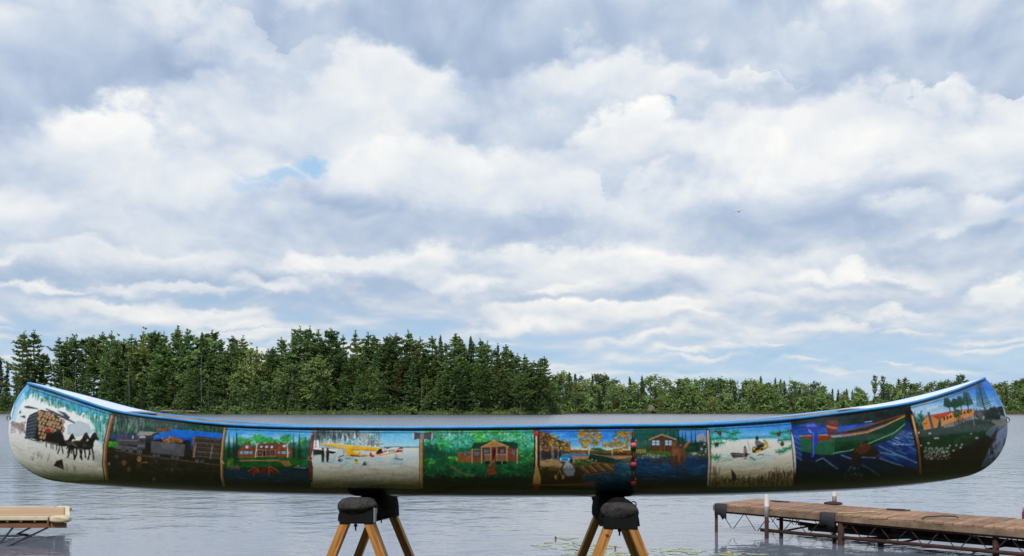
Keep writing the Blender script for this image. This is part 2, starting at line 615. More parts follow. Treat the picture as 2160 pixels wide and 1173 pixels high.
MAT_DEAD = pmat('dead_wood', (0.15, 0.135, 0.12), (0.27, 0.25, 0.225), 2.0, .9, (1, 1, .25), rand=.15)


class Tris:
    def __init__(self, seed):
        self.r = np.random.RandomState(seed)
        self.V, self.n = [], 0

    def tufts(self, C, size, flat=.5, k=6, droop=0.0, dirs=None):
        """k slim leaf faces round each centre; C is (n,3), size scalar or (n,)."""
        C = np.repeat(np.asarray(C, float), k, 0)
        n = len(C)
        s = np.repeat(np.broadcast_to(size, (n // k,)), k) * self.r.uniform(.55, 1.25, n)
        a = self.r.normal(0, 1, (n, 3))
        a[:, 2] = a[:, 2] * flat + droop
        if dirs is not None:
            a += np.repeat(dirs, k, 0) * .9
        a /= np.linalg.norm(a, axis=1)[:, None] + 1e-9
        q = self.r.normal(0, 1, (n, 3))
        b = np.cross(a, q)
        b /= np.linalg.norm(b, axis=1)[:, None] + 1e-9
        C = C + self.r.normal(0, .28, (n, 3)) * s[:, None]
        L, w = s[:, None] * .62, s[:, None] * .26
        P = np.stack([C - a * L, C + b * w + a * L * .1, C + a * L, C - b * w + a * L * .1], 1)
        self.V.append(P)

    def out(self):
        P = np.concatenate(self.V, 0)
        n = len(P)
        V = P.reshape(-1, 3)
        F = np.arange(n * 4, dtype=np.int32).reshape(n, 4)
        return V, F


def trunk_pts(r, h, lean=.02, wob=.15):
    ph = r.uniform(0, 6.28, 4)
    zs = np.linspace(0, h, 9)
    return [(lean * z + wob * (math.sin(z * .35 + ph[0]) - math.sin(ph[0])), wob * (math.sin(z * .3 + ph[1]) - math.sin(ph[1])), z) for z in zs]


def on_trunk(pts, z):
    zs = [p[2] for p in pts]
    return np.array([np.interp(z, zs, [p[0] for p in pts]), np.interp(z, zs, [p[1] for p in pts]), z])


def conifer(kind, seed):
    """Returns (trunk mesh, crown mesh) of a tree 20 m tall."""
    T = Tris(seed)
    r = T.r
    H = 20.0
    tp = trunk_pts(r, H, r.uniform(-.02, .02), .16)
    mb = MB()
    mb.tube(tp, [.30 - .028 * i for i in range(9)], 7)
    if kind == 'white_pine':
        z0, L0, nb, step, up = r.uniform(3.0, 6.5), r.uniform(3.4, 4.6), 5, 1.0, .22
    elif kind == 'red_pine':
        z0, L0, nb, step, up = r.uniform(9.5, 12.5), r.uniform(2.5, 3.2), 5, .62, .35
    else:
        z0, L0, nb, step, up = r.uniform(.6, 2.0), r.uniform(2.8, 3.6), 6, .60, -.10
    z = z0
    gaps = r.uniform(0, 6.28, 3)
    while z < H - .3:
        t = (z - z0) / (H - z0)
        if kind == 'white_pine':
            L = L0 * (1.0 - t) ** .72 * (.62 + .5 * min(1, t * 3.5)) * (1 + .30 * math.sin(z * 1.25 + gaps[0])) + .40
        elif kind == 'red_pine':
            L = L0 * (math.sin(math.pi * (.12 + .82 * t)) ** .8) * (1 + .2 * math.sin(z * 1.7 + gaps[0])) + .25
        else:
            L = L0 * (1.0 - t) ** .85 * (1 + .12 * math.sin(z * 2.3 + gaps[0])) + .18
        k = nb if r.rand() > .15 else nb - 2
        a0 = r.uniform(0, 6.28)
        for i in range(k):
            a = a0 + i * 6.283 / k + r.normal(0, .25)
            l = L * r.uniform(.62, 1.18)
            if kind == 'white_pine' and math.sin(a + gaps[1]) > .75 and r.rand() < .6:
                l *= .45
            zb = z + r.uniform(-.25, .25)
            base = on_trunk(tp, min(H, zb))
            d = np.array([math.cos(a), math.sin(a), 0.0])
            rise = up * l * r.uniform(.4, 1.4)
            sag = (.10 if kind != 'spruce' else .02) * l
            ss = np.linspace(0, 1, 5)
            path = [base + d * l * s + np.array([0, 0, rise * s * s - sag * math.sin(s * 3.14)]) for s in ss]
            if l > .8 and kind != 'spruce':
                mb.tube([path[0], path[2], path[4]], [.055, .035, .012], 3, False)
            m_ = max(3, int(l * (4.2 if kind == 'spruce' else 4.6)))
            s0 = .12 if kind == 'spruce' else (.25 if kind == 'white_pine' else .35)
            s = s0 + (1 - s0) * (np.arange(m_) + r.uniform(.2, .9, m_)) / m_
            s = np.clip(s, 0, 1)
            C = np.stack([np.interp(s, ss, [p[q] for p in path]) for q in range(3)], 1)
            wide = (l * .30 * (1 - .55 * s) + .12)
            side = np.array([-d[1], d[0], 0])
            C = C + side[None] * (r.uniform(-1, 1, m_) * wide)[:, None]
            C[:, 2] += r.normal(0, .05, m_)
            sz = (.44 if kind != 'spruce' else .38)
            T.tufts(C, sz, .24 if kind != 'spruce' else .25, 9, .18 if kind != 'spruce' else -.18, np.repeat((d * .7)[None], m_, 0))
        z += step * r.uniform(.75, 1.3) * (1.0 if t < .8 else .7)
    top = on_trunk(tp, H)
    T.tufts(np.stack([top + np.array([0, 0, q]) for q in (-.9, -.5, -.1, .3)]), .5, 1.2, 6, .6)
    V, F = T.out()
    me_t = mb.mesh('trunk', smooth=True)
    me_t.materials.append(MAT_BARK)
    return me_t, tri_mesh('crown', V, F, MAT_SPRUCE if kind == 'spruce' else MAT_PINE)


def birch(seed, slim=1.0):
    T = Tris(seed)
    r = T.r
    H = 14.0
    tp = trunk_pts(r, H * .96, r.uniform(-.05, .05), .22)
    mb = MB()
    mb.tube(tp, [.17 - .017 * i for i in range(9)], 6)
    for i in range(44):
        z = H * (.22 + .74 * (i / 44.0)) + r.uniform(-.3, .3)
        t = (z / H - .22) / .78
        L = (2.6 * math.sin(math.pi * min(1, .16 + .78 * t)) * slim + .3) * r.uniform(.6, 1.15)
        a = r.uniform(0, 6.28)
        b = on_trunk(tp, min(z, H * .95))
        e = b + np.array([math.cos(a) * L, math.sin(a) * L, L * r.uniform(.25, .8)])
        mb.tube([b, (b + e) / 2 + np.array([0, 0, .12]), e], [.045, .03, .012], 3, False)
        m_ = 5
        s = r.uniform(.35, 1.08, m_)
        C = b + (e - b) * s[:, None] + r.normal(0, .34, (m_, 3))
        T.tufts(C, .46, 1.0, 13, -.1)
        T.tufts(C + r.normal(0, .55, C.shape), .42, 1.0, 10, -.1)
    V, F = T.out()
    me_t = mb.mesh('trunk', smooth=True)
    me_t.materials.append(MAT_BBARK)
    return me_t, tri_mesh('crown', V, F, MAT_BIRCH)


def shrub(seed):
    T = Tris(seed)
    r = T.r
    mb = MB()
    for i in range(7):
        a = r.uniform(0, 6.28)
        e = np.array([math.cos(a) * r.uniform(.2, 1.1), math.sin(a) * r.uniform(.2, 1.1), r.uniform(.8, 1.9)])
        mb.tube([(0, 0, 0), e * .5 + np.array([0, 0, .1]), e], [.03, .02, .008], 3, False)
        C = e * r.uniform(.3, 1.05, 9)[:, None] + r.normal(0, .25, (9, 3))
        C[:, 2] = np.abs(C[:, 2])
        T.tufts(C, .34, 1.0, 8)
    V, F = T.out()
    me_t = mb.mesh('stem')
    me_t.materials.append(MAT_BARK)
    return me_t, tri_mesh('foliage', V, F, MAT_BUSH)


def snag(seed, H=16.0):
    r = np.random.RandomState(seed)
    mb = MB()
    tp = trunk_pts(r, H, r.uniform(-.02, .02), .12)
    mb.tube(tp, [.20 - .020 * i for i in range(9)], 6)
    t = mb.mesh('trunk', smooth=True)
    t.materials.append(MAT_DEAD)
    mb = MB()
    for i in range(26):
        z = H * r.uniform(.35, .97)
        a = r.uniform(0, 6.28)
        L = r.uniform(.5, 1.8) * (1.1 - z / H * .7)
        b = on_trunk(tp, z)
        mb.tube([b, b + np.array([math.cos(a) * L, math.sin(a) * L, L * r.uniform(-.3, .4)])], [.035, .012], 3, False)
    c = mb.mesh('branches')
    c.materials.append(MAT_DEAD)
    return t, c


PROTO = {
    'white_pine': [conifer('white_pine', 100 + i) for i in range(7)],
    'red_pine': [conifer('red_pine', 200 + i) for i in range(3)],
    'spruce': [conifer('spruce', 300 + i) for i in range(4)],
    'birch': [birch(400 + i, (1.0, .8, 1.15, .65, .9)[i]) for i in range(5)],
    'shrub': [shrub(500 + i) for i in range(4)],
    'snag': [snag(600 + i) for i in range(2)],
}
BASE_H = {'white_pine': 20.3, 'red_pine': 20.3, 'spruce': 20.3, 'birch': 14.0, 'shrub': 2.0, 'snag': 16.0}
WORD = {'white_pine': 'pine_tree', 'red_pine': 'pine_tree', 'spruce': 'spruce_tree', 'birch': 'birch_tree', 'shrub': 'shore_shrub', 'snag': 'dead_tree'}
CAT = {'white_pine': 'tree', 'red_pine': 'tree', 'spruce': 'tree', 'birch': 'tree', 'shrub': 'shrub', 'snag': 'tree'}
TREE_N = [0]


def plant(kind, px, d, h, label, group=None, wide=1.0, variant=None, z=None, tilt=(0, 0), crown_mat=None):
    """One tree as a thing with a trunk and a crown; h is its real height in metres."""
    TREE_N[0] += 1
    i = TREE_N[0]
    r = random.Random(i * 7919)
    p = at(px, HZ, d)
    front = shore_d(px) if px < 1195 and d < far_d(max(px, 1060)) - 8 else far_d(px)
    if z is None:
        z = float(np.interp(d - front, [0, 2, 8, 60], [.2, .5, .95, 1.8]))
    o = thing(WORD[kind], label, CAT[kind], (p.x, d, z - .1), group)
    s = h / BASE_H[kind]
    o.scale = (s * wide, s * wide, s)
    o.rotation_euler = (tilt[0], tilt[1], r.uniform(0, 6.28) if variant is None else variant[1])
    t, c = PROTO[kind][r.randrange(len(PROTO[kind])) if variant is None else variant[0]]
    link('stem' if kind == 'shrub' else 'trunk', t, o)
    co = link('branches' if kind == 'snag' else ('foliage' if kind == 'shrub' else 'crown'), c, o)
    if crown_mat:
        c2 = c.copy()
        c2.materials.clear()
        c2.materials.append(crown_mat)
        co.data = c2
    return o


def top_h(px, py, d, z=1.2):
    return (HZ - py) / FPX * d + EYE - z


# skyline of the wooded point: column, row of the tip, kind, own label (None: shares its stand's label)
SKY_L = [
    (-26, 742, 'spruce', None), (2, 752, 'spruce', None), (16, 758, 'spruce', None), (34, 775, 'spruce', None),
    (50, 699, 'white_pine', 'leftmost of the twin tall pines on the point, ragged and open'),
    (73, 697, 'white_pine', 'right one of the twin tall pines at the left end of the point'),
    (92, 745, 'red_pine', None),
    (123, 712, 'white_pine', 'pine with upswept fan-shaped top right of the twin tall pines'),
    (148, 716, 'birch', None), (160, 712, 'white_pine', None), (180, 711, 'red_pine', None), (198, 708, 'red_pine', None),
    (214, 699, 'white_pine', None), (236, 699, 'white_pine', None), (262, 716, 'birch', None), (278, 707, 'white_pine', None), (286, 712, 'spruce', None),
    (304, 701, 'white_pine', None), (324, 698, 'red_pine', None), (346, 699, 'white_pine', None),
    (376, 687, 'white_pine', 'tallest broad pine on the skyline left of the middle of the point'), (396, 692, 'white_pine', None),
    (427, 700, 'spruce', None), (447, 697, 'red_pine', None), (466, 718, 'white_pine', None),
    (492, 710, 'white_pine', None), (513, 708, 'white_pine', None), (536, 732, 'birch', None), (566, 736, 'white_pine', None), (574, 730, 'white_pine', None),
    (594, 711, 'white_pine', 'small dark pine just left of the bare dead trunk on the skyline'),
    (636, 690, 'red_pine', 'round-topped open pine just right of the bare dead trunk'), (654, 690, 'white_pine', None), (670, 695, 'white_pine', None),
    (701, 692, 'red_pine', None), (726, 707, 'white_pine', None), (751, 698, 'white_pine', None), (776, 702, 'white_pine', None), (790, 708, 'white_pine', None),
    (816, 715, 'white_pine', None), (824, 706, 'red_pine', None), (836, 702, 'white_pine', None), (862, 698, 'white_pine', None), (886, 710, 'white_pine', None),
    (912, 708, 'white_pine', None), (930, 705, 'spruce', None), (956, 702, 'white_pine', None), (972, 708, 'white_pine', None), (992, 709, 'spruce', None),
    (1014, 713, 'white_pine', None), (1028, 722, 'white_pine', None), (1050, 725, 'spruce', None), (1066, 726, 'white_pine', None), (1080, 738, 'white_pine', None),
    (1092, 744, 'white_pine', None), (1108, 745, 'white_pine', None), (1126, 756, 'white_pine', None),
    (1148, 748, 'white_pine', 'ragged narrow pine at the right tip of the wooded point'),
]
ORD = ['first', 'second', 'third', 'fourth', 'fifth', 'sixth', 'seventh', 'eighth', 'ninth', 'tenth', 'eleventh', 'twelfth', 'thirteenth', 'fourteenth', 'fifteenth', 'sixteenth']


def rank(rows, i, key):
    """'third' when row i is the third of its look from the left above the same scene; '' when it stands alone."""
    same = [j for j in range(len(rows)) if key(rows[j]) == key(rows[i])]
    return '' if len(same) == 1 else ORD[same.index(i)] + ' '


rr = random.Random(4)
for si, (px, py, kind, lab) in enumerate(SKY_L):
    d = shore_d(px) + rr.uniform(9, 30) * (0.35 if px > 1080 else 1.0)
    n = above(px)
    w = {'white_pine': rr.uniform(.9, 1.35), 'red_pine': rr.uniform(.85, 1.15), 'spruce': rr.uniform(.65, .85), 'birch': rr.uniform(.8, 1.0)}[kind]
    if lab:
        plant(kind, px, d, top_h(px, py, d), lab, None, w)
    else:
        k = {'white_pine': 'layered green pine', 'red_pine': 'tufted dark pine', 'spruce': 'slim dark spruce', 'birch': 'pale green birch'}[kind]
        plant(kind, px, d, top_h(px, py, d), '%s%s from left on the point\'s skyline above the %s scene' % (rank(SKY_L, si, lambda q: (q[2], above(q[0]), q[3] is None)), k, n), 'skyline %s over the %s scene' % (k + ('es' if k.endswith('ch') else 's'), n), w)
sky_x = [q[0] for q in SKY_L]
sky_y = [q[1] for q in SKY_L]
# body of the stand, below the skyline
px = -40.0
while px < 1150:
    left_gap = px < 240
    for row in range(1 if left_gap else 3):
        x = px + rr.uniform(-9, 9)
        yt = float(np.interp(x, sky_x, sky_y))
        frac = (rr.uniform(.42, .66), rr.uniform(.62, .86), rr.uniform(.78, .97))[row]
        d = shore_d(x) + (rr.uniform(4, 9), rr.uniform(7, 16), rr.uniform(12, 26))[row] * (0.4 if x > 1090 else 1.0)
        kind = rr.choice(['white_pine', 'white_pine', 'white_pine', 'spruce', 'spruce', 'birch'] if x < 700 else ['white_pine', 'white_pine', 'white_pine', 'white_pine', 'spruce'])
        h = top_h(x, yt, d) * frac
        k = {'white_pine': 'green pine', 'spruce': 'dark spruce', 'birch': 'leafy birch'}[kind]
        n = above(x)
        plant(kind, x, d, h, '%s inside the dense stand on the point above the %s scene' % (k, n), 'inner %s over the %s scene' % (k + ('es' if k.endswith('ch') else 's'), n), rr.uniform(1.0, 1.6))
    px += 21 if px > 240 else 26
# trees along the waterline of the point
plant('spruce', 302, shore_d(302) + 3, 10.4, 'bushy bright green spruce at the waterline above the canoe\'s log train', None, 1.35)
plant('spruce', 398, shore_d(398) + 3, 7.6, 'low rounded spruce above the log train, right of the bushy bright one', None, 1.7)
for x, py in ((130, 800), (330, 828), (455, 805), (548, 800), (600, 822), (672, 790), (700, 812), (806, 800), (932, 790), (965, 770), (1020, 766), (1060, 775), (1098, 782), (905, 826), (640, 832), (760, 790)):
    d = shore_d(x) + rr.uniform(2.5, 4.0) * (.4 if x > 1090 else 1)
    plant('white_pine' if x > 640 else 'spruce', x, d, top_h(x, py, d, .7), 'low-branched young conifer at the point\'s waterline above the %s scene' % above(x), 'young shore conifers over the %s scene' % above(x), rr.uniform(1.3, 1.8))
plant('snag', 613, shore_d(613) + 16, top_h(613, 689, shore_d(613) + 16), 'bare grey dead trunk standing above the skyline of the point')
plant('white_pine', 843, shore_d(843) + 5, 15.5, 'rust-brown dying pine in the middle of the point', None, .62, crown_mat=MAT_RUST)
for x, py in ((160, 770), (134, 775), (272, 770), (425, 752), (440, 795), (890, 798), (1132, 812)):
    d = shore_d(x) + 3.2 * (.4 if x > 1090 else 1)
    plant('snag', x, d, top_h(x, py, d, .7), 'pale bare trunk among the point\'s trees above the %s scene' % above(x), 'pale bare trunks over the %s scene' % above(x), .6)
# toppled trees and driftwood
d = shore_d(190) + 1.5
plant('snag', 146, d, 17, 'dead tree leaning far over to the right above the horse team scene', None, 1.2, (0, 0.0), tilt=(0, R(70)))
mbl = MB()
a, b = at(340, 867, shore_d(345) + .6), at(420, 868.5, shore_d(420) + .4)
mbl.tube([a, (a + b) / 2 + Vector((0, 0, .12)), b], [.30, .26, .16], 8)
tag(mbl.obj('driftwood_log', MAT_DEAD, smooth=True), 'pale log lying along the waterline above the log train scene', 'log')
mbl = MB()
a, b = at(446, 864, shore_d(446) + 2), at(515, 842, shore_d(500) + 4)
mbl.tube([a, (a + b) / 2 + Vector((0, 0, .15)), b], [.22, .18, .10], 8)
tag(mbl.obj('fallen_trunk', MAT_DEAD, smooth=True), 'thin fallen trunk propped on the bank left of the lodge scene', 'log')

# far shore on the right
SKY_R = [
    (1176, 786, 'birch'), (1190, 785, 'birch'), (1202, 783, 'spruce'), (1214, 786, 'spruce'), (1226, 789, 'white_pine'), (1250, 787, 'spruce'), (1263, 786, 'birch'), (1276, 789, 'birch'), (1296, 798, 'birch'),
    (1328, 792, 'spruce'), (1354, 789, 'spruce'), (1375, 793, 'birch'), (1400, 798, 'birch'), (1414, 800, 'spruce'), (1436, 796, 'birch'), (1450, 795, 'birch'), (1470, 798, 'birch'), (1486, 796, 'birch'),
    (1500, 796, 'birch'), (1518, 795, 'birch'), (1530, 797, 'birch'), (1544, 798, 'birch'), (1568, 803, 'spruce'), (1576, 800, 'birch'), (1590, 800, 'birch'), (1604, 791, 'spruce'), (1622, 804, 'birch'), (1636, 794, 'spruce'), (1647, 797, 'spruce'),
    (1655, 800, 'spruce'), (1676, 800, 'birch'), (1695, 806, 'birch'), (1718, 806, 'birch'), (1736, 812, 'birch'), (1756, 817, 'spruce'), (1768, 818, 'spruce'), (1786, 817, 'spruce'), (1798, 820, 'spruce'), (1810, 816, 'birch'), (1824, 824, 'spruce'),
    (1876, 806, 'birch'), (1896, 796, 'white_pine'), (1911, 792, 'white_pine'), (1925, 806, 'birch'), (1936, 808, 'birch'), (1954, 812, 'birch'), (1966, 806, 'birch'), (1984, 803, 'birch'), (2000, 802, 'birch'), (2014, 803, 'birch'),
    (2040, 806, 'birch'), (2060, 800, 'birch'), (2086, 806, 'birch'), (2100, 808, 'birch'), (2114, 806, 'birch'), (2128, 808, 'birch'), (2146, 800, 'birch'), (2160, 796, 'birch'), (2180, 798, 'birch'), (2205, 800, 'spruce'),
]
for si, (x, py, kind) in enumerate(SKY_R):
    d = far_d(x) + rr.uniform(9, 22)
    k = {'white_pine': 'bushy green pine', 'spruce': 'narrow dark spruce', 'birch': 'light green birch'}[kind]
    plant(kind, x, d, top_h(x, py, d, 1.4), '%s%s from left on the far skyline above the %s scene' % (rank(SKY_R, si, lambda q: (q[2], above(q[0]))), k, above(x)), 'far shore %s over the %s scene' % (k + ('es' if k.endswith('ch') else 's'), above(x)), rr.uniform(1.1, 1.5) if kind != 'spruce' else rr.uniform(1.0, 1.35))
plant('red_pine', 1845, far_d(1845) + 7, top_h(1845, 788, far_d(1845) + 7), 'left one of two thin tall pines standing above the far shore', None, .6)
plant('red_pine', 1862, far_d(1862) + 8, top_h(1862, 790, far_d(1862) + 8), 'right one of two thin tall pines standing above the far shore', None, .6)
plant('red_pine', 2027, far_d(2027) + 8, top_h(2027, 787, far_d(2027) + 8), 'lone pine crown rising just left of the canoe\'s right tip', None, 1.1)
x = 1158.0
sx = [q[0] for q in SKY_R]
sy = [q[1] for q in SKY_R]
while x < 2230:
    for row in range(2):
        xx = x + rr.uniform(-8, 8)
        yt = float(np.interp(xx, sx, sy))
        d = far_d(xx) + (rr.uniform(3, 6), rr.uniform(6, 12))[row]
        kind = rr.choice(['birch', 'birch', 'birch', 'spruce'] if not 1740 < xx < 1830 else ['spruce', 'spruce', 'birch'])
        k = {'spruce': 'short dark spruce', 'birch': 'bushy light green birch'}[kind]
        plant(kind, xx, d, top_h(xx, yt, d, 1.0) * (rr.uniform(.40, .62), rr.uniform(.62, .88))[row], '%s within the far shore woods above the %s scene' % (k, above(xx)), 'far woods %s over the %s scene' % (k + ('es' if k.endswith('ch') else 's'), above(xx)), rr.uniform(1.2, 1.7))
    x += 17
for xx, py in ((1211, 800), (1281, 828), (1518, 820), (1578, 832), (1638, 848), (2105, 806), (2118, 832)):
    d = far_d(xx) + 2.6
    plant('snag', xx, d, top_h(xx, py, d, .7), 'thin white bare trunk on the far shore above the %s scene' % above(xx), 'white bare trunks over the %s scene' % above(xx), .7)

# unseen trees added behind the camera to darken low light on the hull
for i, (bx, by, bh) in enumerate(((-30, -14, 17), (-22, -19, 19), (-14, -16, 15), (-8, -21, 20), (-2, -17, 16), (5, -20, 18), (11, -16, 15), (18, -19, 19), (25, -15, 17), (33, -18, 20), (-38, -10, 18), (40, -9, 17), (-46, -2, 18), (48, 0, 18), (1, -27, 20), (-18, -28, 21), (16, -28, 21))):
    o = plant(('white_pine', 'spruce', 'birch')[i % 3], 1080, 100, bh, 'unseen tree added behind the landing to dim low light', 'added trees behind the landing', 1.7, z=1.0)
    o.location = (bx, by, .95)

# shrubs at both waterlines
x = -30.0
while x < 2220:
    on_point = x < 1178
    if on_point or x > 1196:
        d = (shore_d(x) if on_point else far_d(x)) + rr.uniform(.8, 2.6)
        plant('shrub', x, d, rr.choice([.6, .8, 1.0, 1.3, 2.2]) * rr.uniform(.8, 1.15), 'low yellow-green shrub at the waterline of the %s above the %s scene' % ('wooded point' if on_point else 'far shore', above(x)),
              '%s shrubs over the %s scene' % ('point' if on_point else 'far shore', above(x)), rr.uniform(1.2, 2.2))
    x += 13 if on_point else 11


# sedge along the water
def sedge(name, px0, px1, dfun, label, n, green):
    r = np.random.RandomState(int(px0) + 977)
    px = r.uniform(px0, px1, n)
    D = np.array([dfun(q) for q in px]) + np.abs(r.normal(0, 1.3, n)) + .25
    X = (px - 1080) / FPX * D
    dd = D - np.array([dfun(q) for q in px])
    Z = np.interp(dd, [0, .4, 2, 8], [.1, .22, .55, 1.0]) - .05
    h = r.uniform(.3, 1.15, n)
    w = r.uniform(.05, .14, n)
    a = r.uniform(0, 6.28, n)
    lx, ly = r.normal(0, .25, n), r.normal(0, .2, n)
    V = np.stack([np.stack([X - np.cos(a) * w, D - np.sin(a) * w, Z], 1), np.stack([X + np.cos(a) * w, D + np.sin(a) * w, Z], 1), np.stack([X + lx, D + ly, Z + h], 1)], 1).reshape(-1, 3)
    o = link(name, tri_mesh(name, V, np.arange(n * 3).reshape(n, 3), green))
    o['kind'] = 'stuff'
    o['label'] = label
    o['category'] = 'grass'


MAT_SEDGE = leaf_mat('sedge_blades', (0.130, 0.165, 0.045), (0.18, 0.205, 0.065), (0.23, 0.235, 0.09))
sedge('shore_grass', -60, 1188, shore_d, 'yellow-green sedge along the waterline of the wooded point', 15000, MAT_SEDGE)
sedge('shore_grass', 1165, 2240, far_d, 'green sedge fringe along the waterline of the far shore', 13000, MAT_SEDGE)


# leafy undergrowth filling the woods between the trunks: one mass nobody could count
def undergrowth(name, px0, px1, dfun, depth, hfun, label, n, mat_, size):
    T = Tris(int(px0) + 905)
    r = T.r
    px = r.uniform(px0, px1, n)
    dd = r.uniform(4, 1, n) + r.beta(1, 1.2, n) * depth
    dd *= np.where((px > 1090) & (px < 1190), .45, 1.0)
    D = np.array([dfun(q) for q in px]) + dd
    X = (px - 1080) / FPX * D
    hm = hfun(px) * (.55 + .45 * np.sin(px * .11) * np.sin(px * .043 + 2)) 
    Z = np.interp(dd, [0, 2, 8, 60], [.2, .5, .95, 2.4]) + r.beta(1, 1.4, n) * hm
    T.tufts(np.stack([X, D, Z], 1), size, .8, 5)
    V, F = T.out()
    o = link(name, tri_mesh(name, V, F, mat_))
    o['kind'] = 'stuff'
    o['label'] = label
    o['category'] = 'undergrowth'


undergrowth('forest_undergrowth', -60, 1180, shore_d, 26, lambda p: np.interp(p, [-60, 60, 240, 300, 1100, 1180], [8, 9, 9, 11, 10, 4]), 'dark leafy undergrowth between the trunks on the wooded point', 38000, MAT_SPRUCE, .8)
undergrowth('forest_undergrowth', 1150, 2260, far_d, 20, lambda p: np.interp(p, [1150, 2260], [7, 8]), 'light green undergrowth between the trunks of the far shore', 20000, MAT_BUSH, .9)


# pink granite outcrop on the far shore, and small stones by the water
def rock(name, c, s, seed, mat_):
    bm = bmesh.new()
    bmesh.ops.create_icosphere(bm, subdivisions=3, radius=1.0)
    r = np.random.RandomState(seed)
    K = r.normal(0, 1, (14, 3))
    K /= np.linalg.norm(K, axis=1)[:, None]
    for v in bm.verts:
        p = np.array(v.co)
        cut = min(1.0, min((.34 + .42 * ((i * 37) % 10) / 10) / max(1e-6, float(k @ p)) if float(k @ p) > .2 else 9 for i, k in enumerate(K)))
        v.co = Vector(p * cut)
        v.co = Vector((v.co.x * s[0], v.co.y * s[1], v.co.z * s[2]))
    me = bpy.data.meshes.new(name)
    bm.to_mesh(me)
    bm.free()
    me.materials.append(mat_)
    o = link(name, me)
    o.location = c
    return o


MAT_ROCK = pmat('pink_granite', (0.20, 0.14, 0.115), (0.10, 0.095, 0.08), .6, .85, bump=.06)
MAT_GREYROCK = pmat('grey_stone', (0.26, 0.25, 0.24), (0.15, 0.145, 0.14), 1.2, .85, bump=.03)
for i, (x, py, s, lab) in enumerate(((1368, 870, (2.6, 1.8, 3.0), 'large pinkish granite outcrop on the far shore above the moose scene'), (1384, 869, (2.8, 1.6, 1.8), 'lower right pink granite boulder beside the large outcrop on the far shore'), (1342, 867, (1.5, 1.0, 1.2), 'small pinkish boulder left of the granite outcrop on the far shore'))):
    d = far_d(x) + 2.2
    p = at(x, py, d)
    tag(rock('rock_outcrop', (p.x, d, p.z), s, 70 + i, MAT_ROCK), lab, 'rock')
for i, (x, who) in enumerate(((1186, 'off the right tip of the wooded point'), (1348, 'in the water before the far shore\'s pink outcrop'), (1508, 'by the far waterline above the snowmobile scene'), (780, 'at the point\'s waterline above the ski plane scene'))):
    d = (far_d(x) if x > 1190 else shore_d(x)) - .8
    p = at(x, HZ, d)
    tag(rock('shore_stone', (p.x, d, .12), (1.0 if x != 1348 else 1.3, .6, .35), 90 + i, MAT_GREYROCK), 'low pale grey stone ' + who, 'rock')
# ------------------------------------------------------------------ the painted scenes on the canoe's side
CY0, CW, CH = 780, 2160, 290


